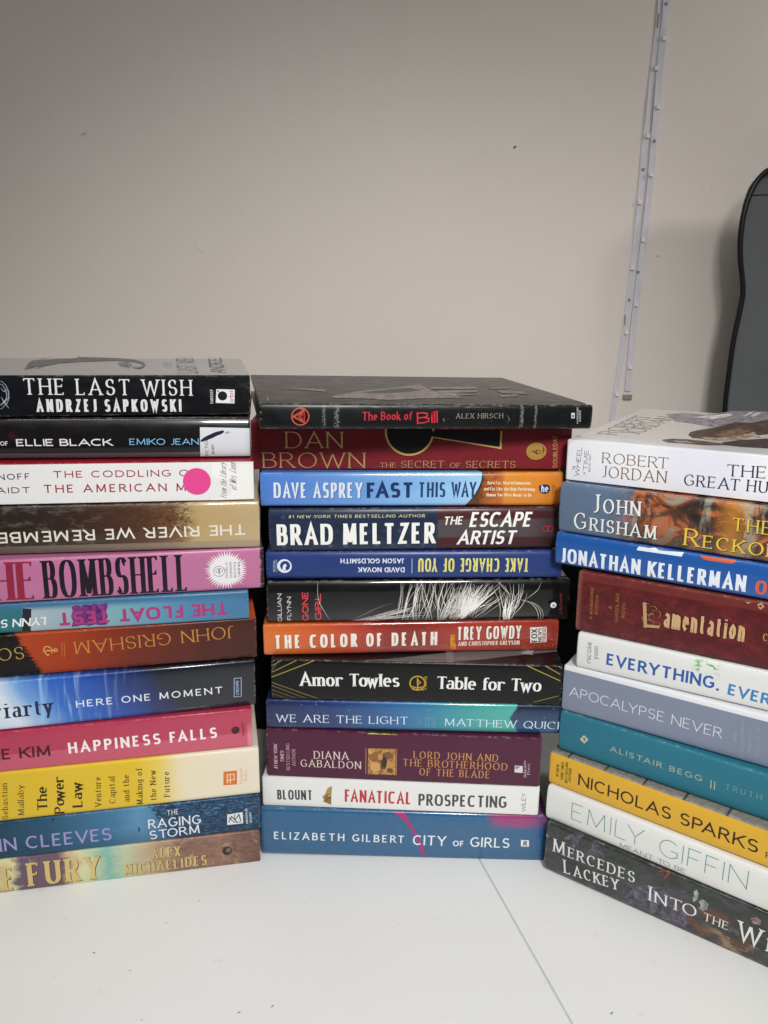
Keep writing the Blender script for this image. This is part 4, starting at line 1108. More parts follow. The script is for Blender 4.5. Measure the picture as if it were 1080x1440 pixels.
        ('t', 'blurb', 'stories', (133.0, 4.36), (132.48, 13.9), 1.2, 'sans', '#8cc0d0'),
    ]},
    {'key': 'black_gold_rays', 'loc': (-0.08643, 0.57393, 0.13892), 'rot': (0.0, 0.00326, -0.0229), 'L': 225.09, 'T': 33.4, 'D': 152, 'b': 1.8, 'n': 4.5, 'hard': True, 'finish': 'satin', 'ink': 'satin', 'label': 'black book with heavy white words and fine gold rays in its corners', 'group': 'books in the middle stack', 'seed': 17, 'deco': [
        ('t', 'author_name', 'Amor Towles', (22.18, 11.68), (99.74, 12.91), 10.75, 'fat', '#e6e6e3'),
        ('t', 'title', 'Table for Two', (128.25, 12.03), (209.11, 11.61), 10.43, 'fat', '#e6e6e3'),
        ('r', 'publisher_mark', '#b9992c', (113.58, 16.32), 5.82, 5.82, 1.02),
        ('l', 'publisher_mark', '#b9992c', 0.872, [(109.67, 13.6), (113.68, 11.95), (117.22, 13.5)]),
        ('l', 'publisher_mark', '#b9992c', 1.018, [(113.48, 20.67), (113.8, 12.54)]),
        ('l', 'publisher_mark', '#b9992c', 0.727, [(113.52, 19.22), (115.95, 16.96), (113.62, 14.87)]),
        ('l', 'publisher_mark', '#b9992c', 0.727, [(109.73, 10.98), (118.35, 10.9)]),
        ('t', 'publisher_mark', 'Viking', (120.74, 10.67), (120.45, 22.0), 2.51, 'romanb', '#b9992c'),
        ('l', 'cover_art', '#9c8838', 0.727, [(0.45, 18.72), (41.39, 36.61)]),
        ('l', 'cover_art', '#9a8a44', 0.582, [(0.55, 22.79), (25.81, 36.24)]),
        ('l', 'cover_art', '#8a8258', 0.582, [(0.67, 28.25), (13.91, 35.95)]),
        ('l', 'cover_art', '#77705a', 0.436, [(0.58, 24.23), (6.99, 34.06)]),
        ('l', 'cover_art', '#77705a', 0.436, [(0.7, 31.32), (8.35, 35.81)]),
        ('l', 'cover_art', '#7f7340', 0.582, [(0.35, 14.35), (35.79, 1.3)]),
        ('l', 'cover_art', '#7f7340', 0.436, [(0.28, 11.71), (26.41, 1.35)]),
        ('l', 'cover_art', '#6f683e', 0.436, [(0.2, 8.18), (18.37, 1.29)]),
        ('l', 'cover_art', '#6f683e', 0.436, [(0.11, 4.91), (9.65, 1.36)]),
        ('l', 'cover_art', '#a8923a', 0.727, [(192.81, 35.0), (223.21, 21.1)]),
        ('l', 'cover_art', '#9c8a48', 0.727, [(207.96, 34.94), (222.84, 26.55)]),
        ('l', 'cover_art', '#9c8a48', 0.582, [(218.95, 34.5), (223.87, 31.33)]),
        ('l', 'cover_art', '#877838', 0.582, [(222.76, 8.45), (203.77, 2.42)]),
        ('t', 'cover_title', 'Ne', (204.31, 17.76), (206.5, 26.78), 9.0, 'fat', '#b4b1ae', {'top': True}),
    ]},
    {'key': 'orange_red', 'loc': (-0.09247, 0.581, 0.17238), 'rot': (0.0, -0.00276, 0.06082), 'L': 231.69, 'T': 25.45, 'D': 152, 'b': 2.6, 'n': 3.6, 'hard': True, 'finish': 'mylar', 'ink': 'gloss', 'label': 'orange to dark red book with cream capitals, middle stack, above the black gold-rayed one', 'group': 'books in the middle stack', 'seed': 18, 'deco': [
        ('t', 'title', 'THE COLOR OF DEATH', (8.31, 5.66), (135.48, 6.28), 11.3, 'condw', '#eee4d6', {'sh': ('#5c2018', 0.35, -0.35)}),
        ('t', 'author_name', 'TREY GOWDY', (150.95, 10.23), (201.87, 10.54), 10.96, 'condb', '#efe6dc', {'sh': ('#4c1814', 0.35, -0.35)}),
        ('t', 'author_name', 'AND CHRISTOPHER GREYSON', (152.06, 5.19), (200.92, 5.39), 3.56, 'condb', '#e9dccf'),
        ('p', 'cover_art', '#c9822c', [(145.93, 15.12), (149.19, 14.77), (150.44, 2.13), (145.82, 2.08)]),
        ('p', 'publisher_mark', '#e2dcd8', [(208.78, 19.84), (221.89, 20.16), (222.64, 7.18), (209.49, 6.56)]),
        ('t', 'publisher_mark', 'FOX', (215.21, 7.18), (214.3, 18.73), 4.64, 'condb', '#3a2a28'),
        ('t', 'publisher_mark', 'NEWS', (218.76, 7.56), (217.83, 19.24), 3.0, 'condb', '#3a2a28'),
        ('p', 'publisher_mark', '#8e3a34', [(218.63, 19.51), (221.23, 19.61), (221.93, 7.49), (219.33, 7.25)]),
        ('t', 'publisher_mark', 'BOOKS', (221.63, 7.8), (220.84, 19.19), 1.91, 'condb', '#efe8e4'),
    ]},
    {'key': 'black_hair', 'loc': (-0.08953, 0.583, 0.19889), 'rot': (0.0, -2e-05, 0.05179), 'L': 235.31, 'T': 33.73, 'D': 152, 'b': 3.6, 'n': 2.9, 'hard': True, 'finish': 'mylar', 'ink': 'gloss', 'label': 'glossy black book with red vertical words and wisps of pale hair, middle stack', 'group': 'books in the middle stack', 'seed': 19, 'deco': [
        ('t', 'author_name', 'GILLIAN', (11.3, 0.71), (11.54, 24.25), 3.14, 'sans', '#dcdcdc'),
        ('t', 'author_name', 'FLYNN', (18.58, 1.91), (18.8, 21.69), 3.15, 'sans', '#dcdcdc'),
        ('t', 'title', 'GONE', (31.91, 1.32), (31.93, 25.69), 4.73, 'bold', '#d23c46'),
        ('t', 'title', 'GIRL', (41.84, 1.78), (41.73, 24.37), 4.74, 'bold', '#d23c46'),
        ('x', 'hair_picture', 'hair'),
        ('d', 'publisher_mark', '#d6d8da', (222.15, 13.69), 2.41, 2.41),
        ('d', 'publisher_mark', '#9a9c9e', (222.45, 13.26), 1.13, 1.13),
        ('t', 'publisher_mark', 'CROWN', (229.64, 6.31), (228.44, 23.15), 2.03, 'wide', '#8e3038'),
    ]},
    {'key': 'royal_blue', 'loc': (-0.08976, 0.58792, 0.23271), 'rot': (0.0, -0.00578, 0.02773), 'L': 227.56, 'T': 21.97, 'D': 152, 'b': 3.2, 'n': 2.8, 'hard': True, 'finish': 'satin', 'ink': 'satin', 'label': 'royal blue book with yellow condensed capitals upside down, middle stack', 'group': 'books in the middle stack', 'seed': 20, 'deco': [
        ('t', 'title', 'TAKE CHARGE OF YOU', (202.04, 16.29), (116.51, 16.71), 10.98, 'cond', '#d9d27a', {'sh': ('#1a2350', 0.4, 0.3)}),
        ('t', 'author_name', 'DAVID NOVAK', (106.08, 9.5), (70.35, 9.7), 4.0, 'bold', '#dfe3ee'),
        ('t', 'author_name', 'JASON GOLDSMITH', (106.02, 16.63), (56.92, 16.74), 3.84, 'bold', '#dfe3ee'),
        ('l', 'author_name', '#c9cfe0', 0.416, [(111.66, 16.47), (111.68, 4.66)]),
        ('d', 'publisher_mark', '#dde3ee', (14.11, 10.97), 5.54, 5.54),
        ('d', 'publisher_mark', '#27367c', (14.64, 11.24), 3.88, 3.88),
        ('p', 'publisher_mark', '#dde3ee', [(12.46, 8.07), (13.1, 11.94), (14.96, 13.03), (15.95, 11.1), (14.88, 10.27), (15.06, 7.49)]),
        ('t', 'publisher_mark', 'PENGUIN', (5.64, 15.52), (5.35, 6.42), 1.3, 'bold', '#b9c2d8'),
        ('t', 'publisher_mark', 'PORTFOLIO', (7.48, 16.05), (7.18, 6.41), 1.17, 'sans', '#b9c2d8'),
    ]},
    {'key': 'navy_flag', 'loc': (-0.08668, 0.58729, 0.25542), 'rot': (0.0, -0.00576, 0.04772), 'L': 220.97, 'T': 33.07, 'D': 152, 'b': 3.4, 'n': 3.0, 'hard': True, 'finish': 'satin', 'ink': 'satin', 'label': 'navy and maroon book with faint stars and big white block capitals, middle stack', 'group': 'books in the middle stack', 'seed': 21, 'deco': [
        ('x', 'cover_art', 'flag_stars'),
        ('t', 'blurb', '#1 NEW YORK TIMES BESTSELLING AUTHOR', (14.84, 26.35), (117.9, 26.21), 2.34, 'widei', '#c4bd94'),
        ('t', 'author_name', 'BRAD MELTZER', (5.84, 5.1), (126.27, 5.45), 16.64, 'condb', '#ebebe6', {'sh': ('#10131c', 0.5, -0.4)}),
        ('t', 'title', 'THE', (131.55, 20.08), (146.59, 20.34), 6.41, 'ital', '#e8e6e2'),
        ('t', 'title', 'ESCAPE', (151.63, 18.26), (199.02, 18.06), 11.58, 'ital', '#eceae6'),
        ('t', 'title', 'ARTIST', (142.64, 4.26), (187.63, 4.18), 11.12, 'ital', '#eceae6'),
        ('r', 'publisher_mark', '#a03038', (210.48, 16.32), 2.03, 2.03, 0.68),
        ('r', 'publisher_mark', '#a03038', (214.59, 16.28), 2.03, 2.03, 0.68),
        ('l', 'publisher_mark', '#a03038', 0.541, [(212.44, 19.29), (212.76, 13.56)]),
    ]},
    {'key': 'sky_blue_orange', 'loc': (-0.09286, 0.59043, 0.2899), 'rot': (0.0, 0.0006, 0.0502), 'L': 229.27, 'T': 26.12, 'D': 152, 'b': 3.0, 'n': 3.0, 'hard': True, 'finish': 'gloss', 'ink': 'satin', 'label': 'sky blue book with an orange right end and navy condensed capitals, middle stack', 'group': 'books in the middle stack', 'seed': 22, 'deco': [
        ('t', 'author_name', 'DAVE ASPREY', (9.96, 6.74), (76.53, 6.58), 11.91, 'condb', '#dfe6f2', {'sh': ('#3a5c9c', 0.5, -0.4)}),
        ('t', 'title', 'FAST', (79.76, 6.57), (115.41, 6.76), 11.96, 'block', '#1f3566'),
        ('t', 'title', 'THIS WAY', (118.72, 7.02), (162.83, 7.19), 11.72, 'condb', '#22406f'),
        ('t', 'subtitle', 'Burn Fat, Heal Inflammation,', (171.17, 17.07), (204.57, 16.76), 2.51, 'condb', '#efe2cc'),
        ('t', 'subtitle', 'and Eat Like the High-Performing', (168.49, 12.42), (207.47, 11.95), 2.54, 'condb', '#efe2cc'),
        ('t', 'subtitle', 'Human You Were Meant to Be', (170.66, 7.72), (205.12, 7.37), 2.56, 'condb', '#efe2cc'),
        ('p', 'publisher_mark', '#27325c', [(210.66, 15.95), (212.83, 17.01), (216.78, 17.0), (218.81, 15.94), (219.31, 12.19), (218.12, 10.18), (215.26, 9.51), (212.31, 10.33), (210.86, 12.47)]),
        ('t', 'publisher_mark', 'he', (212.53, 11.0), (217.81, 10.99), 5.62, 'bold', '#dfe4ee'),
        ('t', 'publisher_mark', 'HARPER', (222.37, 9.77), (221.78, 17.0), 1.31, 'sans', '#7c4a24'),
        ('t', 'publisher_mark', 'WAVE', (224.17, 10.57), (223.67, 16.2), 1.31, 'sans', '#7c4a24'),
    ]},
    {'key': 'crimson_key', 'loc': (-0.09987, 0.60002, 0.31608), 'rot': (0.0, -0.00413, 0.02565), 'L': 241.29, 'T': 37.72, 'D': 152, 'b': 2.4, 'n': 3.6, 'hard': True, 'finish': 'satin', 'ink': 'satin', 'label': 'crimson book with gold capitals and a gold rimmed black keyhole, middle stack', 'group': 'books in the middle stack', 'seed': 23, 'deco': [
        ('x', 'cover_art', 'key_rays'),
        ('x', 'cover_art', 'keyhole'),
        ('t', 'author_name', 'DAN', (25.82, 16.74), (68.47, 16.77), 12.45, 'romanl', '#d6b070', {'f': 'foil'}),
        ('t', 'author_name', 'BROWN', (8.2, 1.53), (85.19, 1.4), 11.96, 'romanl', '#cda468', {'f': 'foil'}),
        ('t', 'title', 'the SECRET of SECRETS', (96.48, 1.8), (199.45, 1.53), 5.39, 'romanl', '#d2ac72', {'sc': 0.72, 'f': 'foil'}),
        ('d', 'publisher_mark', '#b98d44', (214.75, 14.49), 7.74, 6.69, {'f': 'foil'}),
        ('l', 'publisher_mark', '#3a2412', 0.656, [(209.43, 13.96), (211.99, 14.88), (213.63, 13.43), (215.86, 15.54), (218.29, 13.96), (220.01, 15.81)], {'taper': True}),
        ('l', 'publisher_mark', '#3a2412', 0.656, [(211.29, 15.8), (214.96, 12.91), (218.89, 12.64)], {'taper': True}),
        ('l', 'publisher_mark', '#3a2412', 0.787, [(218.93, 18.82), (220.53, 15.81), (219.73, 11.59)], {'taper': True}),
        ('l', 'publisher_mark', '#3a2412', 0.525, [(214.26, 16.2), (215.28, 11.85)]),
        ('t', 'publisher_mark', 'DOUBLEDAY', (231.54, 1.93), (229.92, 26.54), 3.39, 'sans', '#c29a5c'),
    ]},
    {'key': 'worn_black', 'loc': (-0.08369, 0.53825, 0.35707), 'rot': (0.0, 0.02046, 0.19025), 'L': 237.18, 'T': 17.25, 'D': 198, 'b': 2.6, 'n': 3.4, 'hard': True, 'finish': 'satin', 'ink': 'satin', 'label': 'worn thin black hardcover with red gothic lettering, topmost of the middle stack', 'group': 'books in the middle stack', 'seed': 24, 'deco': [
        ('t', 'title', 'The Book of', (68.94, 6.31), (104.4, 6.71), 5.42, 'gothic', '#c22f3c'),
        ('t', 'title', 'Bill', (107.44, 3.96), (122.6, 5.06), 7.39, 'gothic', '#c22f3c'),
        ('t', 'author_name', 'ALEX HIRSCH', (135.29, 7.48), (169.69, 7.77), 3.61, 'roman', '#8c877a'),
        ('r', 'emblem', '#c2503f', (26.92, 8.69), 5.75, 5.75, 0.82),
        ('p', 'emblem', '#b8483a', [(21.07, 8.68), (29.67, 13.64), (29.94, 3.81)]),
        ('p', 'emblem', '#17171a', [(23.47, 8.68), (25.99, 10.19), (28.52, 9.39), (28.53, 7.77), (26.0, 7.07)]),
        ('d', 'emblem', '#b8483a', (26.46, 8.69), 1.06, 1.06),
        ('d', 'emblem', '#17171a', (26.46, 8.69), 0.47, 0.47),
        ('l', 'emblem', '#17171a', 0.704, [(28.75, 11.69), (29.0, 5.68)]),
        ('p', 'emblem', '#b8483a', [(26.68, 13.74), (29.67, 13.3), (29.67, 11.0)]),
        ('p', 'publisher_mark', '#d0d0cd', [(220.69, 11.67), (223.3, 11.68), (223.66, 7.86), (221.04, 7.86)]),
        ('p', 'publisher_mark', '#4a4a4a', [(221.38, 9.83), (222.46, 10.82), (223.06, 8.6), (221.78, 8.35)]),
        ('t', 'publisher_mark', 'HYPERION', (226.94, 4.14), (225.87, 15.45), 1.44, 'bold', '#b5b5b2'),
        ('t', 'publisher_mark', 'AVENUE', (228.64, 5.39), (227.74, 13.77), 1.44, 'bold', '#b5b5b2'),
        ('l', 'worn_crease', '#6d6f69', 0.587, [(42.61, 18.8), (43.3, 15.16), (42.37, 11.16), (43.58, 6.86), (42.94, 2.99)], {'taper': True}),
        ('l', 'worn_crease', '#6d6f69', 0.704, [(51.2, 18.39), (52.37, 15.2), (50.99, 10.6), (52.24, 5.35), (51.84, 2.63)], {'taper': True}),
        ('l', 'worn_crease', '#6d6f69', 0.939, [(182.34, 16.92), (183.92, 13.38), (183.19, 9.14), (184.76, 5.48), (184.11, 2.12)], {'taper': True}),
        ('l', 'worn_crease', '#6d6f69', 0.47, [(193.58, 16.98), (194.67, 13.41), (194.2, 9.16)], {'taper': True}),
        ('l', 'worn_crease', '#87877f', 0.47, [(126.4, 7.7), (126.88, 5.54)]),
        ('l', 'worn_crease', '#6f6f68', 0.587, [(172.42, 10.32), (174.56, 7.05), (173.46, 4.85)], {'taper': True}),
        ('p', 'cover_art', '#766a65', [(16.18, 89.84), (29.66, 93.27), (52.78, 84.33), (52.85, 67.17), (48.65, 71.37), (32.67, 81.69)], {'top': True}),
        ('p', 'cover_art', '#7a6d68', [(52.5, 39.42), (79.65, 75.78), (110.04, 99.53), (139.4, 127.88), (139.25, 75.23), (152.36, 36.53), (120.25, 30.81), (91.52, 19.56), (73.3, 28.45), (53.71, 29.44)], {'top': True}),
        ('p', 'cover_art', '#2e2925', [(79.7, 67.83), (104.75, 86.95), (125.17, 100.71), (129.92, 81.62), (117.97, 71.5), (99.72, 61.32), (83.71, 60.32)], {'top': True}),
        ('p', 'cover_art', '#7d7069', [(142.26, 107.11), (184.55, 114.4), (180.38, 97.43), (140.36, 90.76)], {'top': True}),
        ('p', 'cover_art', '#7d7069', [(141.88, 80.09), (176.92, 88.55), (173.96, 75.22), (148.81, 64.41), (168.53, 54.48), (139.87, 46.35)], {'top': True}),
        ('p', 'cover_art', '#6c615b', [(191.9, 105.91), (213.0, 112.76), (210.52, 102.23), (192.33, 95.83)], {'top': True}),
        ('p', 'cover_art', '#6c615b', [(192.42, 87.22), (213.26, 80.21), (212.06, 61.52), (191.4, 67.08)], {'top': True}),
        ('p', 'cover_art', '#6c615b', [(184.66, 55.42), (200.5, 60.82), (199.88, 47.54), (182.25, 40.18)], {'top': True}),
        ('l', 'worn_crease', '#a39c92', 0.704, [(90.43, 171.69), (90.54, 148.26), (97.42, 140.49)], {'top': True, 'taper': True}),
        ('l', 'worn_crease', '#a39c92', 0.704, [(89.92, 139.78), (102.94, 138.24), (110.18, 133.41)], {'top': True, 'taper': True}),
        ('l', 'worn_crease', '#a39c92', 0.704, [(120.76, 146.94), (125.5, 157.5)], {'top': True, 'taper': True}),
        ('l', 'worn_crease', '#a39c92', 0.704, [(0.53, 173.86), (2.23, 159.29)], {'top': True, 'taper': True}),
        ('l', 'worn_crease', '#a39c92', 0.704, [(6.59, 142.77), (16.1, 135.49), (20.71, 130.54)], {'top': True, 'taper': True}),
        ('l', 'worn_crease', '#a39c92', 0.704, [(6.48, 38.89), (6.5, 15.63), (5.47, 6.41)], {'top': True, 'taper': True}),
        ('l', 'worn_crease', '#a39c92', 0.704, [(7.43, 22.27), (13.51, 15.95), (16.52, 8.7)], {'top': True, 'taper': True}),
        ('l', 'worn_crease', '#a39c92', 0.704, [(195.12, 169.03), (191.23, 135.22)], {'top': True, 'taper': True}),
        ('l', 'worn_crease', '#a39c92', 0.704, [(197.08, 154.31), (209.18, 175.08)], {'top': True, 'taper': True}),
        ('l', 'worn_crease', '#a39c92', 0.704, [(206.06, 162.59), (208.1, 153.9)], {'top': True, 'taper': True}),
        ('l', 'worn_crease', '#a39c92', 0.704, [(209.15, 32.15), (214.53, 25.24), (215.85, 15.32)], {'top': True, 'taper': True}),
        ('l', 'worn_crease', '#a39c92', 0.704, [(211.79, 15.15), (224.2, 25.68)], {'top': True, 'taper': True}),
    ]},
    {'key': 'dark_forest', 'loc': (0.13113, 0.55442, 0.00153), 'rot': (0.0, 0.01283, -0.62044), 'L': 236.0, 'T': 42.85, 'D': 152, 'b': 2.4, 'n': 3.6, 'hard': True, 'finish': 'gloss', 'ink': 'satin', 'label': 'dark green and grey painted book with white capitals, lowest of the right stack', 'group': 'books in the right stack', 'seed': 25, 'deco': [
        ('p', 'cover_art', '#55525c', [(14.2, 33.9), (16.59, 37.74), (22.51, 42.71), (28.77, 44.17), (27.44, 36.33), (23.82, 30.28), (20.21, 31.42), (21.42, 35.97)]),
        ('p', 'cover_art', '#4e4b57', [(37.84, 43.35), (43.43, 40.58), (49.31, 32.73), (44.4, 32.38), (34.66, 31.35)]),
        ('p', 'cover_art', '#57535f', [(66.1, 6.95), (71.88, 18.07), (79.59, 24.78), (90.74, 28.5), (97.57, 25.41), (111.5, 15.3), (112.41, 3.8), (99.95, 2.76), (83.43, 2.78), (68.12, 2.69)]),
        ('l', 'cover_art', '#a23a2c', 1.884, [(87.7, 39.83), (91.42, 42.77), (95.19, 42.15), (91.93, 35.03)], {'taper': True}),
        ('l', 'cover_art', '#7c2e2a', 2.637, [(45.55, 20.49), (49.27, 18.69)], {'taper': True}),
        ('p', 'cover_art', '#8f9692', [(113.36, 36.32), (115.2, 38.67), (116.79, 36.2), (116.76, 31.54), (114.46, 27.49), (113.25, 29.72), (114.1, 32.99)]),
        ('p', 'cover_art', '#878f8c', [(117.56, 30.07), (119.48, 33.31), (121.86, 32.67), (124.32, 31.34), (123.83, 26.73), (121.44, 23.55), (118.21, 24.69), (119.41, 27.62)]),
        ('p', 'cover_art', '#8c7672', [(151.45, 34.02), (155.34, 36.96), (158.35, 35.88), (158.16, 32.17), (154.04, 30.85)]),
        ('t', 'author_name', 'Mercedes', (6.56, 19.45), (71.59, 22.5), 11.6, 'roman', '#dedfdd', {'sc': 0.78}),
        ('t', 'author_name', 'Lackey', (17.51, 4.31), (60.79, 10.13), 11.94, 'roman', '#dedfdd', {'sc': 0.78}),
        ('t', 'title', 'Into', (83.79, 13.51), (117.07, 16.0), 11.84, 'roman', '#e2e3e0', {'sc': 0.78}),
        ('t', 'title', 'THE', (122.25, 16.89), (138.95, 17.09), 6.44, 'roman', '#e2e3e0'),
        ('t', 'title', 'West', (145.34, 13.63), (187.06, 14.65), 15.2, 'roman', '#e2e3e0', {'sc': 0.66}),
        ('l', 'worn_crease', '#c9c9c6', 1.13, [(-1.22, 30.33), (0.17, 31.99), (2.25, 30.07)], {'taper': True}),
    ]},
    {'key': 'white_green_thin', 'loc': (0.13145, 0.56064, 0.0436), 'rot': (0.0, 0.00202, -0.65108), 'L': 236.0, 'T': 29.52, 'D': 152, 'b': 3.4, 'n': 3.0, 'hard': True, 'finish': 'satin', 'ink': 'satin', 'label': 'white book with thin green capitals, second lowest of the right stack', 'group': 'books in the right stack', 'seed': 26, 'deco': [
        ('t', 'author_name', 'EMILY GIFFIN', (21.52, 9.18), (150.69, 11.08), 14.31, 'hair', '#4f8f80'),
        ('t', 'title', 'MEANT TO BE', (60.81, 2.43), (109.89, 2.85), 3.94, 'sans', '#8d9492'),
    ]},
    {'key': 'mustard_yellow', 'loc': (0.1325, 0.56403, 0.07345), 'rot': (0.0, 0.00017, -0.6464), 'L': 236.0, 'T': 27.99, 'D': 152, 'b': 2.6, 'n': 3.6, 'hard': True, 'finish': 'satin', 'ink': 'satin', 'label': 'mustard yellow book with dark brown capitals and a grey ruled cover, right stack', 'group': 'books in the right stack', 'seed': 27, 'deco': [
        ('t', 'blurb', '#1 NEW', (8.4, 8.28), (8.34, 19.25), 2.27, 'bold', '#3a2c10'),
        ('t', 'blurb', 'YORK TIMES', (12.39, 7.07), (12.13, 22.52), 2.25, 'bold', '#3a2c10'),
        ('t', 'blurb', 'BESTSELLING', (16.0, 5.71), (15.48, 23.95), 2.25, 'bold', '#3a2c10'),
        ('t', 'blurb', 'AUTHOR', (18.67, 8.15), (18.7, 19.62), 2.21, 'bold', '#3a2c10'),
        ('t', 'author_name', 'NICHOLAS SPARKS', (24.6, 8.16), (154.47, 8.21), 9.75, 'sans', '#2c1f10'),
        ('t', 'title', 'REMAIN', (159.54, 7.27), (185.66, 8.57), 4.68, 'sans', '#4c3614'),
    ]},
    {'key': 'teal_cloth', 'loc': (0.13872, 0.56567, 0.10179), 'rot': (0.0, -0.00178, -0.62002), 'L': 236.0, 'T': 33.84, 'D': 152, 'b': 3.0, 'n': 3.2, 'hard': True, 'finish': 'matte', 'ink': 'matte', 'label': 'plain teal book with a small silver diamond near its left end, right stack', 'group': 'books in the right stack', 'seed': 28, 'deco': [
        ('p', 'emblem', '#c9c6b4', [(17.27, 15.36), (20.16, 19.79), (23.89, 17.33), (20.85, 12.83)], {'f': 'foil'}),
        ('p', 'emblem', '#7d7a66', [(19.19, 16.94), (21.12, 18.33), (22.13, 16.17), (20.56, 14.53)]),
        ('t', 'author_name', 'ALISTAIR BEGG', (41.06, 13.81), (107.81, 13.65), 4.51, 'wide', '#a3b29c', {'f': 'foil'}),
        ('l', 'author_name', '#b0bda4', 0.673, [(113.86, 17.18), (114.12, 10.72)], {'f': 'foil'}),
        ('l', 'author_name', '#b0bda4', 0.673, [(116.25, 17.28), (116.53, 10.68)], {'f': 'foil'}),
        ('t', 'title', 'TRUTH FOR LIFE', (123.23, 13.69), (182.55, 15.85), 4.65, 'wide', '#5d9498', {'f': 'foil'}),
    ]},
    {'key': 'slate_grey', 'loc': (0.13904, 0.56684, 0.13605), 'rot': (0.0, -0.0034, -0.57198), 'L': 236.0, 'T': 37.41, 'D': 152, 'b': 2.0, 'n': 4.5, 'hard': True, 'finish': 'satin', 'ink': 'satin', 'label': 'slate grey book with a white cover edge and thin white capitals, right stack', 'group': 'books in the right stack', 'seed': 29, 'deco': [
        ('t', 'title', 'APOCALYPSE NEVER', (5.73, 13.58), (116.17, 12.57), 7.79, 'thin', '#dfe2e8'),
        ('t', 'subtitle', 'Why', (125.86, 12.97), (125.31, 20.4), 2.41, 'roman', '#9fa6b4'),
        ('t', 'subtitle', 'Environmental', (131.23, 3.42), (128.86, 29.53), 2.41, 'roman', '#9fa6b4'),
        ('t', 'subtitle', 'Alarmism', (135.63, 7.61), (134.2, 24.85), 2.38, 'roman', '#9fa6b4'),
        ('t', 'subtitle', 'Hurts Us All', (140.73, 6.09), (138.99, 27.96), 2.35, 'roman', '#9fa6b4'),
    ]},
    {'key': 'white_blue_caps', 'loc': (0.14696, 0.56319, 0.17371), 'rot': (0.0, -0.00685, -0.5336), 'L': 236.0, 'T': 28.11, 'D': 152, 'b': 3.0, 'n': 3.2, 'hard': True, 'finish': 'satin', 'ink': 'satin', 'label': 'white book with blue capitals and green splashes in the right stack', 'group': 'books in the right stack', 'seed': 30, 'deco': [
        ('t', 'author_name', 'nicola', (11.2, 5.92), (10.7, 22.18), 3.81, 'light', '#3e4046'),
        ('t', 'author_name', 'yoon', (16.04, 10.25), (16.08, 20.42), 3.74, 'light', '#3e4046'),
        ('t', 'title', 'EVERYTHING,', (22.66, 7.76), (101.33, 7.74), 9.21, 'bold', '#2b59a0'),
        ('t', 'title', 'EVERYTHING', (106.82, 6.08), (175.36, 3.27), 8.24, 'bold', '#2f7fb8'),
    ]},
    {'key': 'leather_red', 'loc': (0.14529, 0.56736, 0.20211), 'rot': (0.0, -0.01057, -0.5353), 'L': 236.0, 'T': 46.68, 'D': 152, 'b': 2.4, 'n': 4, 'hard': True, 'finish': 'satin', 'ink': 'satin', 'label': 'thick dark red leather look hardcover with tan gothic lettering, right stack', 'group': 'books in the right stack', 'seed': 31, 'deco': [
        ('t', 'blurb', '#1 INTERNATIONAL', (12.5, 11.17), (11.78, 36.23), 2.04, 'roman', '#a9773c'),
        ('t', 'blurb', 'BESTSELLER', (16.15, 15.78), (15.9, 30.95), 2.02, 'roman', '#a9773c'),
        ('t', 'series_name', 'A', (26.3, 21.99), (26.27, 24.61), 2.44, 'roman', '#a9773c'),
        ('t', 'series_name', 'SHARDLAKE', (31.46, 12.35), (30.83, 35.43), 2.43, 'roman', '#a9773c'),
        ('t', 'series_name', 'NOVEL', (35.99, 17.26), (35.65, 29.9), 2.41, 'roman', '#a9773c'),
        ('t', 'title', 'L', (49.5, 13.75), (62.04, 15.16), 17.11, 'gothic', '#b9966a', {'sh': ('#2c0c0c', 0.5, -0.4)}),
        ('t', 'title', 'amentation', (63.08, 16.67), (116.48, 17.27), 14.11, 'gothic', '#c9a679', {'sh': ('#2c0c0c', 0.5, -0.4)}),
        ('x', 'title', 'flourish'),
        ('t', 'author_name', 'C.J. SANSOM', (127.53, 20.22), (161.84, 21.17), 5.26, 'roman', '#b98f5c'),
        ('l', 'emblem', '#b09070', 0.966, [(114.0, 45.31), (115.79, 44.46), (117.63, 45.43)], {'taper': True}),
        ('l', 'emblem', '#b09070', 1.127, [(121.66, 44.13), (123.83, 45.46), (125.29, 43.81), (123.81, 42.23), (122.28, 43.23)]),
    ]},
    {'key': 'cobalt_blue', 'loc': (0.12963, 0.5812, 0.25023), 'rot': (0.0, -0.00535, -0.54414), 'L': 236.0, 'T': 24.42, 'D': 152, 'b': 3.0, 'n': 3.0, 'hard': True, 'finish': 'gloss', 'ink': 'satin', 'label': 'cobalt blue book with white condensed capitals, in the right stack', 'group': 'books in the right stack', 'seed': 32, 'deco': [
        ('t', 'author_name', 'JONATHAN KELLERMAN', (4.02, 1.67), (133.1, 3.32), 11.56, 'condb', '#e2e7f0'),
        ('t', 'title', 'OPEN', (138.95, 3.6), (165.88, 3.73), 9.63, 'condb', '#d2603c'),
        ('p', 'cover_art', '#dfe4ea', [(59.5, 20.45), (60.6, 23.13), (68.52, 23.2), (72.08, 24.11), (74.38, 22.8), (80.09, 22.98), (91.32, 23.96), (90.32, 20.88)], {'f': 'gloss'}),
        ('p', 'cover_art', '#cf5f38', [(102.02, 23.66), (107.89, 23.77), (125.24, 24.1), (124.4, 22.38), (122.29, 21.47), (106.88, 21.17), (103.77, 21.94)], {'f': 'gloss'}),
    ]},
    {'key': 'fire_clouds', 'loc': (0.13101, 0.58268, 0.27494), 'rot': (0.0, -0.00967, -0.54309), 'L': 236.0, 'T': 37.55, 'D': 152, 'b': 3.2, 'n': 3.0, 'hard': True, 'finish': 'gloss', 'ink': 'satin', 'label': 'book with slate blue left end and fiery orange clouds, in the right stack', 'group': 'books in the right stack', 'seed': 33, 'deco': [
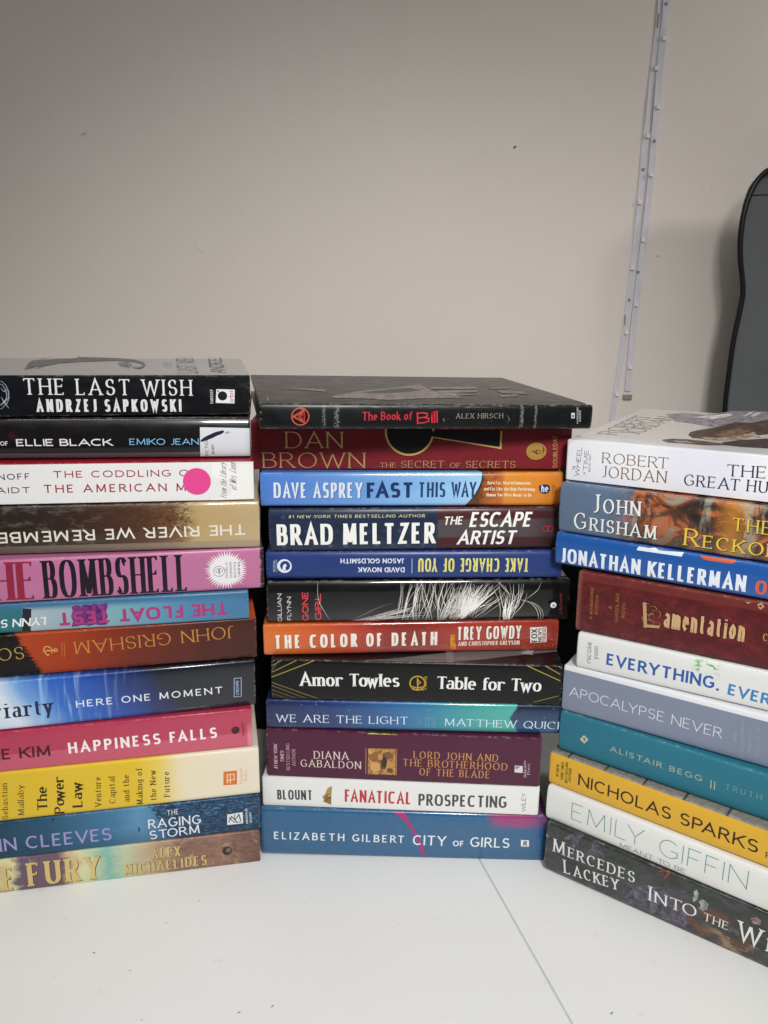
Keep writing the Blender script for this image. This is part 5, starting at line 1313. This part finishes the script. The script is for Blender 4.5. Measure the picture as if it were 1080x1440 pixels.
        ('t', 'author_name', 'John', (24.46, 18.25), (58.64, 20.03), 13.45, 'roman', '#e4e4e0', {'sc': 0.78, 'sh': ('#22252c', 0.5, -0.5)}),
        ('t', 'author_name', 'Grisham', (11.74, 4.11), (70.7, 4.56), 12.63, 'roman', '#e4e4e0', {'sc': 0.78, 'sh': ('#22252c', 0.5, -0.5)}),
        ('t', 'title', 'THE', (119.61, 18.51), (143.21, 19.05), 9.08, 'roman', '#e0c24c', {'sh': ('#3a2c14', 0.5, -0.5)}),
        ('t', 'title', 'Reckoning', (89.98, 3.74), (174.13, 3.97), 12.26, 'roman', '#e2c144', {'sc': 0.74, 'sh': ('#3a2c14', 0.5, -0.5)}),
    ]},
    {'key': 'white_thick', 'loc': (0.1356, 0.59072, 0.3126), 'rot': (0.0, -0.01512, -0.55598), 'L': 236.0, 'T': 30.72, 'D': 203, 'b': 0.9, 'n': 9, 'hard': False, 'finish': 'gloss', 'ink': 'satin', 'label': 'thick white book with brown and navy capitals, topmost of the right stack', 'group': 'books in the right stack', 'seed': 34, 'deco': [
        ('t', 'series_name', 'THE', (6.3, 7.84), (6.6, 11.05), 1.58, 'sans', '#38405c'),
        ('t', 'series_name', 'WHEEL', (9.93, 3.46), (11.34, 25.51), 3.47, 'light', '#2f3856'),
        ('t', 'series_name', 'OF', (14.75, 5.58), (14.8, 7.48), 1.42, 'sans', '#38405c'),
        ('t', 'series_name', 'TIME', (16.01, 8.4), (16.18, 23.77), 3.14, 'light', '#2f3856'),
        ('t', 'series_name', 'BOOK TWO', (18.4, 8.02), (18.24, 20.85), 1.41, 'sans', '#4a506a'),
        ('t', 'author_name', 'ROBERT', (26.68, 15.45), (73.13, 15.96), 7.69, 'romanl', '#7a5a34'),
        ('t', 'author_name', 'JORDAN', (26.43, 4.97), (72.68, 5.71), 8.37, 'romanl', '#7a5a34'),
        ('t', 'title', 'THE', (111.31, 15.06), (135.46, 16.01), 7.91, 'roman', '#232a4c'),
        ('t', 'title', 'GREAT', (84.45, 5.71), (120.39, 5.84), 7.83, 'roman', '#232a4c'),
        ('t', 'title', 'HUNT', (124.66, 6.21), (152.15, 6.28), 7.84, 'roman', '#232a4c'),
        ('t', 'cover_title', 'ROBERT', (25.47, 35.69), (23.64, 152.01), 15.0, 'romanl', '#8a7460', {'top': True}),
        ('t', 'cover_title', 'JORDAN', (39.07, 43.74), (42.47, 155.65), 15.0, 'romanl', '#8a7460', {'top': True}),
        ('p', 'cover_art', '#8d868c', [(29.77, 173.07), (43.11, 192.16), (62.24, 183.3), (76.8, 225.77), (104.56, 236.19), (130.93, 234.61), (138.39, 158.11), (115.2, 153.72), (86.94, 137.07), (79.88, 114.49), (61.7, 126.92), (46.5, 132.54)], {'top': True}),
        ('p', 'cover_art', '#d5cdc8', [(53.7, 165.41), (60.81, 178.13), (73.96, 198.98), (79.56, 208.98), (80.69, 187.65), (71.2, 161.15)], {'top': True}),
        ('p', 'cover_art', '#cfc8c4', [(89.28, 197.0), (92.15, 230.09), (94.14, 228.94), (92.6, 194.64)], {'top': True}),
        ('p', 'cover_art', '#cfc8c4', [(95.84, 196.54), (96.72, 223.57), (100.89, 228.29), (98.57, 193.88)], {'top': True}),
        ('p', 'cover_art', '#4b3a30', [(71.81, 63.14), (70.16, 78.46), (73.44, 91.37), (79.41, 105.32), (84.67, 124.58), (90.31, 150.51), (102.13, 153.62), (111.69, 180.89), (135.76, 185.08), (144.23, 98.18), (122.49, 97.17), (115.21, 84.9), (109.29, 64.46), (97.57, 51.53), (85.74, 50.48), (77.5, 50.9)], {'top': True}),
        ('p', 'cover_art', '#a08872', [(82.03, 58.97), (92.12, 59.57), (103.75, 74.19), (112.09, 103.27), (115.63, 89.1), (109.93, 60.35), (96.25, 47.8), (86.26, 47.79)], {'top': True}),
        ('p', 'cover_art', '#7a5a44', [(87.68, 72.54), (91.65, 97.04), (99.0, 116.89), (108.92, 107.25), (106.66, 81.4), (99.06, 65.99)], {'top': True}),
        ('p', 'cover_art', '#cfc3ba', [(114.23, 88.27), (122.45, 82.94), (124.75, 76.65), (117.35, 76.83)], {'top': True}),
        ('p', 'cover_art', '#5c4a40', [(60.23, 29.36), (65.77, 38.63), (75.42, 41.36), (87.81, 39.87), (102.53, 34.35), (104.27, 29.83), (91.28, 22.1), (75.5, 22.49), (66.69, 21.54)], {'top': True}),
        ('p', 'cover_art', '#40342e', [(99.66, 39.7), (110.14, 58.99), (125.48, 74.06), (145.97, 80.27), (150.89, 29.89), (131.04, 30.96), (114.95, 28.03), (104.27, 29.83)], {'top': True}),
        ('p', 'cover_art', '#a99a90', [(67.88, 29.49), (77.38, 32.22), (82.54, 26.68), (73.17, 23.96)], {'top': True}),
    ]},
]

def make_book(sp):
    root = empty('book', sp['loc'], sp['rot'])
    tag(root, sp['label'], 'book', sp['group'])
    B = Book(sp)
    f = sp['ink']
    M = lambda c, ff=None: plain(c, ff or f)
    for it in sp['deco']:
        k, part = it[0], it[1]
        if part in ('cover_art', 'worn_crease') and k != 'x': part = part + '/%d' % len(B.order)
        o = it[-1] if isinstance(it[-1], dict) else {}
        top = o.get('top', False); fin = o.get('f', 'painted' if k == 'p' and it[1] in ('cover_art', 'picture') else None)
        if k == 't':
            _, _, txt, a, b, h, st, c = it[:8]
            sh = o.get('sh')
            B.text(part, txt, a, b, h, st, M(c, fin), o.get('sc'), top, (M(sh[0]), sh[1], sh[2]) if sh else None)
        elif k == 'p': B.fill(part, it[3], M(it[2], fin), top)
        elif k == 'l': B.line(part, it[4], it[3], M(it[2], fin), top, o.get('taper', False))
        elif k == 'd': B.disc(part, it[3], it[4], it[5], M(it[2], fin), top)
        elif k == 'r': B.ring(part, it[3], it[4], it[5], it[6], M(it[2], fin), o.get('a0', 0), o.get('a1', 360), top)
        elif k == 'x': EXTRA[it[2]](B, part, M)
    B.build(root)
    return root

# ------------------------------------------------------------------ drawn ornament too irregular to list
EXTRA = {}
def extra(fn): EXTRA[fn.__name__] = fn; return fn

@extra
def burst(B, part, M):
    """white disc with pointed rays, ringed monogram and small vertical words"""
    rd = random.Random(3)
    L, T = B.L, B.T
    cx, cy = L - 27.77, T * .50
    pts = []
    N = 46
    for i in range(N * 2):
        a = 2 * math.pi * i / (N * 2)
        r = T * (.33 if i % 2 else rd.uniform(.42, .50))
        rx = r * 1.08
        pts.append((cx + rx * math.cos(a), min(max(cy + r * math.sin(a), .8), T - .8)))
    l = B.lift()
    for i in range(0, N * 2):
        B.poly(part, [(cx, cy), pts[i], pts[(i + 1) % (N * 2)]], M('#e6e1e3'), l)
    c = (cx - T * .17, cy - .6)
    B.ring(part, c, T * .125, T * .125, .35, M('#4a4448'))
    B.ring(part, (c[0] - .9, c[1] + .6), 1.5, 1.5, .3, M('#4a4448'))
    B.ring(part, (c[0] + 1.0, c[1] + .6), 1.5, 1.5, .3, M('#4a4448'))
    B.line(part, [(c[0], c[1] - 3), (c[0], c[1] + 2.6)], .35, M('#4a4448'))
    for i, (w, st) in enumerate((('PAMELA', 'sans'), ('DORMAN', 'sans'), ('BOOKS', 'wide'), ('VIKING', 'bold'))):
        x = cx + T * (.03 + .095 * i)
        B.text(part, w, (x, cy - T * .19), (x, cy + T * .19), 1.7, st, M('#4a4448'))

@extra
def portrait(B, part, M):
    cx, cy, w = 92.08, 16.93, 21.75
    def blob(dx, dy, rx, ry, col, sd):
        rd = random.Random(sd)
        B.fill(part, [(cx + w * (dx + rx * rd.uniform(.8, 1.1) * math.cos(R(a))), cy + w * (dy + ry * rd.uniform(.8, 1.1) * math.sin(R(a)))) for a in range(0, 360, 24)], M(col))
    blob(.22, -.20, .24, .26, '#b98a4c', 1); blob(-.22, .16, .24, .26, '#8c5f34', 2); blob(-.24, -.22, .2, .22, '#c79a5c', 3); blob(.2, .26, .24, .16, '#7a5230', 4)
    blob(.06, -.04, .13, .32, '#57402c', 5); blob(.10, -.02, .09, .22, '#3a2c22', 6); blob(-.06, .2, .1, .16, '#b78a58', 7); blob(.3, -.34, .14, .1, '#5c4630', 8)

@extra
def stars(B, part, M):
    rd = random.Random(8)
    for i in range(46):
        u = rd.random() ** 1.25 * B.L * .62 + 2
        v = B.T * (1 - rd.random() ** 1.6 * .95)
        r = rd.choice((.10, .13, .16, .24))
        B.disc(part, (u, v), r, r, M('#cfe0ea' if r > .15 else '#8fb0cc'))
    for (u, v) in ((B.L * .97, B.T * .9), (B.L * .94, B.T * .6)): B.disc(part, (u, v), .25, .2, M('#cfe0ea'))

@extra
def hair(B, part, M):
    """loose strands: each a tapering curve across the spine"""
    rd = random.Random(21)
    L, T = B.L, B.T
    cols = ['#e2dfd8', '#cfcbc3', '#b5b1a9', '#efece6', '#9a968f']
    def strand(u0, v0, u1, v1, bend, w, col):
        pts = []
        for i in range(11):
            t = i / 10
            pts.append((u0 + (u1 - u0) * t + bend * math.sin(math.pi * t), v0 + (v1 - v0) * t + .25 * bend * math.sin(2 * math.pi * t)))
        B.line(part, pts, w, M(col), taper=True)
    f = lambda q: L * q
    strand(f(.168), T, f(.21), 0, -4.0, .42, cols[1])
    # a low sweep from the left rising to the right
    for i in range(22):
        u0 = f(.27 + rd.random() * .07); strand(u0, rd.uniform(.2, 1.2), f(.40 + rd.random() * .14), T * rd.uniform(.15, .55), rd.uniform(-2, 2), rd.uniform(.2, .45), rd.choice(cols))
    # long steep strands
    for i in range(22):
        u0 = f(.41 + rd.random() * .12); strand(u0, 0, u0 + rd.uniform(1, 12), T * rd.uniform(.85, 1), rd.uniform(-4, 4), rd.uniform(.3, .75), rd.choice(cols))
    for i in range(9):
        u0 = f(.50 + rd.random() * .08); strand(u0, T, u0 + rd.uniform(2, 12), 0, rd.uniform(-4, 1), rd.uniform(.25, .6), rd.choice(cols))
    # main fan: narrow foot, sweeping up to the right
    for i in range(95):
        u0 = f(.625 + rd.gauss(0, .030)); a = rd.random() ** .7; strand(u0, T * rd.uniform(0, .25), u0 + a * rd.uniform(8, 36), T * (.35 + .62 * rd.uniform(.3, 1)), rd.uniform(-3.0, 4.5), rd.uniform(.2, .6), rd.choice(cols))
    for i in range(30):
        u0 = f(.645 + rd.gauss(0, .014)); strand(u0, T * rd.uniform(.05, .2), u0 + rd.uniform(4, 26), T * rd.uniform(.5, .95), rd.uniform(-2, 4), rd.uniform(.6, 1.2), rd.choice(['#efece6', '#e2dfd8', '#f4f2ee']))
    for i in range(24):
        u0 = f(.56 + rd.random() * .06); strand(u0, T * rd.uniform(0, .1), u0 + rd.uniform(3, 18), T * rd.uniform(.7, 1), rd.uniform(-3, 3), rd.uniform(.35, 1.0), rd.choice(cols))
    # right sheaf
    for i in range(26):
        u0 = f(.785 + rd.gauss(0, .009)); strand(u0, T * rd.uniform(0, .12), u0 + rd.uniform(-9, 14), T * rd.uniform(.6, .95), rd.uniform(-2.5, 4), rd.uniform(.25, .7), rd.choice(cols))
    for i in range(8):
        u0 = f(.79 + rd.gauss(0, .006)); strand(u0, T * .03, u0 + rd.uniform(-1, 4), T * rd.uniform(.3, .6), 0, rd.uniform(.7, 1.2), cols[3])
    for q in (0, 1.2, 2.2): strand(f(.83) + q, T * (.56 - .02 * q), f(.895) + q, T * .05, 6.0 + q, .4, cols[int(q)])
    strand(f(.84), T * .48, f(.90), T * .96, 2.5, .4, cols[1]); strand(f(.82), T * .62, f(.755), T * .98, -2, .35, cols[1])
    strand(f(.76), T * .95, f(.80), T * .55, 2, .35, cols[0])

@extra
def flag_stars(B, part, M):
    def star(u, v, r, rot, col):
        pts = []
        for i in range(10):
            a = rot + math.pi * i / 5; q = r if i % 2 == 0 else r * .42
            pts.append((u + q * math.cos(a), v + q * math.sin(a)))
        l = B.lift()
        for i in range(10): B.poly(part, [(u, v), pts[i], pts[(i + 1) % 10]], M(col), l)
    rd = random.Random(4)
    for i in range(10):
        for j in range(3):
            star(B.L * (.05 + .053 * i + .026 * (j % 2)), B.T * (.14 + .34 * j), rd.uniform(2.2, 3.4), rd.uniform(0, 6), rd.choice(['#33435f', '#3c4b66', '#2b3850', '#46536a']))

@extra
def key_rays(B, part, M):
    L, T = B.L, B.T
    c = (L * .50, T * .96)
    rd = random.Random(5)
    for i in range(64):
        a = R(180 + 180 * i / 63 + rd.uniform(-.6, .6))
        r0 = T * .55; r1 = T * rd.uniform(2.0, 3.4)
        p = [(c[0] + q * math.cos(a), c[1] + q * math.sin(a)) for q in (r0, (r0 + r1) / 2, r1)]
        B.line(part, p, .28, M(rd.choice(['#8c3438', '#843036', '#7c2a31'])), taper=True)

@extra
def keyhole(B, part, M):
    """round head and flared foot of a keyhole, gold rim then black inside"""
    L, T = B.L, B.T
    gold, dark = M('#d8b46a', 'foil'), M('#151516')
    cx, cy, r = 118.55, 29.46, 17.52
    foot = [(138.81, 24.38), (188.26, 16.05), (188.21, 29.87), (118.39, 29.79)]
    B.fill(part, [(cx + (r + 1.0) * math.cos(R(a)), cy + (r + 1.0) * math.sin(R(a))) for a in range(150, 391, 6)], gold)
    B.fill(part, foot, gold)
    l = B.lift()
    B.fill(part, [(cx + (r - .5) * math.cos(R(a)), cy + (r - .5) * math.sin(R(a))) for a in range(150, 391, 6)], dark)
    (ax, ay), (bx, by), (dx, dy), (ex, ey) = foot
    B.fill(part, [(ax - 3, ay + 1.2), (bx - 1.4, by + 1.6), (dx - 1.4, dy), (ex - 3, ey)], dark)

@extra
def flourish(B, part, M):
    m = M('#a98456')
    (x, y), s = (53.41, 23.95), 8.5
    for cx, cy, rx, ry, a0, a1 in ((-.1, .15, .35, .25, 90, 420), (.0, -.75, .4, .22, -60, 250), (-.35, -.5, .25, .3, 60, 300), (.2, .55, .3, .18, -120, 160), (.55, -.8, .35, .2, -160, 120), (.65, .1, .2, .3, -100, 150), (.15, -.2, .22, .3, 0, 280), (-.25, .75, .18, .14, 0, 300)):
        B.line(part, arc(x + cx * s, y + cy * s, rx * s, ry * s, a0, a1), .42, m, taper=True)


for _sp in BOOKS: make_book(_sp)

# ------------------------------------------------------------------ led strips stuck to the wall
def box_faces(): return [[0, 1, 2, 3], [7, 6, 5, 4], [0, 4, 5, 1], [1, 5, 6, 2], [2, 6, 7, 3], [3, 7, 4, 0]]
def led_strip(path, width, leds, label, y, pads):
    (x0, z0), (x1, z1) = path[0], path[-1]
    root = empty('led_strip', (x1, y, z1))
    tag(root, label, 'light strip', 'unlit light strips on the wall')
    n = Nodes('strip_tape')
    tc = n.t.nodes.new('ShaderNodeTexCoord')
    z = n.t.nodes.new('ShaderNodeTexNoise'); z.inputs['Scale'].default_value = 60
    n.link(tc.outputs['Object'], z.inputs['Vector'])
    n.setin(n.b.inputs['Base Color'], n.ramp(z.outputs[0], [(.3, '#c8c4cb'), (.7, '#d2ced4')]))
    n.b.inputs['Roughness'].default_value = .4
    V, F = [], []
    m = len(path)
    for i, (px, pz) in enumerate(path):
        a = path[max(0, i - 1)]; c = path[min(m - 1, i + 1)]
        dx, dz = c[0] - a[0], c[1] - a[1]; l = math.hypot(dx, dz); nx, nz = dz / l, -dx / l
        rise = .0005 + .0007 * abs(math.sin(i * 1.9)) * .6
        for s_ in (-1, 1):
            q = abs(s_ * nx * width / 2)
            V.append((px + s_ * abs(nx) * width / 2 - x1, -rise * (1.6 if (i + s_) % 3 == 0 else .6), pz + s_ * nz * width / 2 * (1 if nx > 0 else -1) - z1))
        for s_ in (-1, 1):
            V.append((px + s_ * abs(nx) * width / 2 - x1, .0009, pz + s_ * nz * width / 2 * (1 if nx > 0 else -1) - z1))
    for i in range(m - 1):
        a = i * 4; c = a + 4
        F += [[a, a + 1, c + 1, c], [a, c, c + 2, a + 2], [a + 1, a + 3, c + 3, c + 1]]
    F += [[0, 2, 3, 1], [(m - 1) * 4, (m - 1) * 4 + 1, (m - 1) * 4 + 3, (m - 1) * 4 + 2]]
    mesh_obj('tape', V, F, [n.m], root)
    chip = plain('#e2e0dd', 'satin'); dot = plain('#8a827b', 'matte')
    s2 = .0021
    for (lx, lz) in leds:
        vv = []
        for dz in (0, 1):
            for (ax_, az_) in ((-1, -1), (1, -1), (1, 1), (-1, 1)):
                vv.append((lx + ax_ * s2 - x1, -.0034 if dz == 0 else 0.0, lz + az_ * s2 - z1))
        mesh_obj('led_chip', vv, box_faces(), [chip], root)
    for (lx, lz, w, h) in pads:
        vv = [(lx + ax_ * w - x1, -.0019 if d == 0 else 0.0, lz + az_ * h - z1) for d in (0, 1) for (ax_, az_) in ((-1, -1), (1, -1), (1, 1), (-1, 1))]
        mesh_obj('solder_mark', vv, box_faces(), [dot], root)
for _s in [([(0.3068, 0.7853), (0.3065, 0.7618), (0.3052, 0.7259), (0.304, 0.6923), (0.3034, 0.6519), (0.3018, 0.6137), (0.3019, 0.5747), (0.3016, 0.5349), (0.3006, 0.4942), (0.2989, 0.4526), (0.2976, 0.4172), (0.2954, 0.3739), (0.2926, 0.337), (0.2904, 0.2995), (0.2905, 0.2805)], 0.0072, [(0.3073, 0.6979), (0.3044, 0.6262), (0.3013, 0.5536), (0.2991, 0.4787), (0.2982, 0.4022), (0.2932, 0.3255)], 'longer left one of the two pale lilac light strips taped to the wall', 1.0295, [(0.3025, 0.5904, 0.0014, 0.0014), (0.2988, 0.4413, 0.0014, 0.0014), (0.2954, 0.4172, 0.0007, 0.006), (0.3046, 0.7469, 0.0006, 0.007)]), ([(0.3117, 0.7849), (0.3117, 0.7614), (0.3116, 0.7256), (0.3111, 0.6921), (0.3113, 0.6517), (0.3115, 0.6136), (0.3117, 0.5746), (0.3108, 0.5348), (0.3092, 0.4942), (0.3079, 0.4527), (0.3067, 0.4173), (0.3061, 0.3741), (0.3063, 0.3299)], 0.0072, [(0.3127, 0.728), (0.3128, 0.657), (0.3111, 0.5844), (0.3087, 0.5109), (0.3069, 0.4358), (0.3063, 0.3598)], 'shorter right one of the two pale lilac light strips taped to the wall', 1.0282, [(0.3116, 0.7632, 0.0014, 0.0014), (0.3121, 0.6212, 0.0014, 0.0014), (0.3063, 0.4742, 0.0014, 0.0014), (0.3066, 0.3224, 0.0055, 0.003)])]: led_strip(*_s)

# ------------------------------------------------------------------ dark block, added only to darken the gaps between the stacks
def gap_shade_box():
    root = empty('gap_filler', (BOXP[0], BOXP[2], 0))
    tag(root, 'added black block behind the stacks, there to darken the gaps between them', 'gap_filler')
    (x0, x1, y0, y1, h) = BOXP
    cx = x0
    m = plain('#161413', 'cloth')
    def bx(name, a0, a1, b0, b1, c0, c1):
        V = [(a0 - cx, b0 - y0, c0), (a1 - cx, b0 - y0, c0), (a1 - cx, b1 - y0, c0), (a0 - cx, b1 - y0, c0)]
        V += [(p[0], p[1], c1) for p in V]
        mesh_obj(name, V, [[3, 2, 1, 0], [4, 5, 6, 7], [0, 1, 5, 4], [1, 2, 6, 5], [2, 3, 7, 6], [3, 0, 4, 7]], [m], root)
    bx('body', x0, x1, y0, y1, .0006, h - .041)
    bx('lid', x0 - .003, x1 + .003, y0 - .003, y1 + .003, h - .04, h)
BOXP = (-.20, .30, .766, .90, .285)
gap_shade_box()

# ------------------------------------------------------------------ grey upright panel and the black cord hanging over it
def tube(name, pts, r, mat, parent=None, seg=12):
    # smooth path through the points, swept circle
    P = []
    n = len(pts)
    for i in range(n - 1):
        p0, p1, p2, p3 = (Vector(pts[max(0, i - 1)]), Vector(pts[i]), Vector(pts[i + 1]), Vector(pts[min(n - 1, i + 2)]))
        for j in range(10):
            t = j / 10
            P.append(.5 * ((2 * p1) + (p2 - p0) * t + (2 * p0 - 5 * p1 + 4 * p2 - p3) * t * t + (3 * p1 - p0 - 3 * p2 + p3) * t ** 3))
    P.append(Vector(pts[-1]))
    V, F = [], []
    for i, p in enumerate(P):
        t = (P[min(len(P) - 1, i + 1)] - P[max(0, i - 1)]).normalized()
        a = t.cross(Vector((0, 1, 0))).normalized(); c = t.cross(a)
        for q in range(seg):
            w = 2 * math.pi * q / seg
            V.append(p + (a * math.cos(w) + c * math.sin(w)) * r)
    for i in range(len(P) - 1):
        for q in range(seg):
            F.append([i * seg + q, i * seg + (q + 1) % seg, (i + 1) * seg + (q + 1) % seg, (i + 1) * seg + q])
    F.append(list(range(seg))[::-1]); F.append([(len(P) - 1) * seg + q for q in range(seg)])
    return mesh_obj(name, V, F, [mat], parent, smooth=True)

def grey_panel():
    n = Nodes('grey_fabric')
    tc = n.t.nodes.new('ShaderNodeTexCoord')
    z = n.t.nodes.new('ShaderNodeTexNoise'); z.inputs['Scale'].default_value = 900; z.inputs['Detail'].default_value = 2
    n.link(tc.outputs['Object'], z.inputs['Vector'])
    z2 = n.t.nodes.new('ShaderNodeTexNoise'); z2.inputs['Scale'].default_value = 9
    n.link(tc.outputs['Object'], z2.inputs['Vector'])
    n.setin(n.b.inputs['Base Color'], n.ramp(n.add(n.mul(z.outputs[0], .5), n.mul(z2.outputs[0], .5)), [(.35, '#4c4e50'), (.65, '#5a5c5e')]))
    n.b.inputs['Roughness'].default_value = .8
    n.bump(z.outputs[0], .25, .0006)
    X0, X1, ZT, ZS, Y0, Y1 = PANEL
    root = empty('grey_panel', ((X0 + X1) / 2, Y0, 0))
    tag(root, 'dark grey panel with a seam near its top, by the wall behind the right stack', 'panel')
    cx = (X0 + X1) / 2
    def slab(name, outline_pts, ya, yb, mat, bev):
        m = len(outline_pts)
        mx = sum(p[0] for p in outline_pts) / m; mz = sum(p[1] for p in outline_pts) / m
        V = []
        for (y, ins) in ((ya, bev), (ya + bev * .3, bev * .3), (ya + bev, 0), (yb, 0)):
            for (x, zz) in outline_pts:
                dx, dz = mx - x, mz - zz; l = math.hypot(dx, dz)
                V.append((x + dx / l * ins - cx, y - Y0, zz + dz / l * ins))
        F = [list(range(m))] + [[3 * m + i for i in range(m)][::-1]]
        for r in range(3):
            for i in range(m): F.append([r * m + i, r * m + m + i, r * m + m + (i + 1) % m, r * m + (i + 1) % m])
        return mesh_obj(name, V, F, [mat], root)
    zs = lambda lo, hi: [p for p in PANEL_EDGE if lo < p[1] < hi]
    e_at = lambda z: next(a[0] + (b[0] - a[0]) * (z - a[1]) / (b[1] - a[1]) for a, b in zip(PANEL_EDGE, PANEL_EDGE[1:]) if a[1] <= z <= b[1])
    body = [(e_at(.002), .001), (X1, .001), (X1, ZS + .012), (e_at(ZS), ZS - .0006)] + zs(.01, ZS - .004)[::-1]
    slab('panel_body', body, Y0, Y1, n.m, .0025)
    head = [(e_at(ZS + .001), ZS + .0006), (X1, ZS + .0132), (X1, ZT + .004)] + [p for p in PANEL_EDGE if p[1] > ZS + .004][::-1]
    slab('panel_head', head, Y0, Y1, n.m, .0025)
PANEL_EDGE = [(0.4216, -0.01), (0.4064, 0.2629), (0.4033, 0.3183), (0.403, 0.3557), (0.4038, 0.3964), (0.4063, 0.4299), (0.4081, 0.448), (0.4061, 0.4636), (0.4009, 0.4866), (0.398, 0.5094), (0.3984, 0.5319), (0.3992, 0.5445), (0.401, 0.5549), (0.4038, 0.5637), (0.4077, 0.5703), (0.4133, 0.5755), (0.4192, 0.5777)]
PANEL = (0.3944, 0.85, 0.5776, 0.5542, 0.955, 0.968)
grey_panel()
_cord = tube('cord', [(0.4022, 0.949, 0.264), (0.3982, 0.949, 0.319), (0.398, 0.949, 0.3562), (0.3988, 0.949, 0.3967), (0.4021, 0.949, 0.43), (0.4031, 0.949, 0.448), (0.4012, 0.949, 0.4634), (0.396, 0.949, 0.4863), (0.3932, 0.949, 0.509), (0.3936, 0.949, 0.5313), (0.3967, 0.949, 0.5498), (0.4019, 0.949, 0.5644), (0.4085, 0.949, 0.5739), (0.4162, 0.949, 0.5797), (0.4298, 0.949, 0.582), (0.4496, 0.949, 0.5793)], .0030, plain('#121214', 'satin'))
tag(_cord, 'black cord looping down over the edge of the dark grey panel by the wall', 'cord')
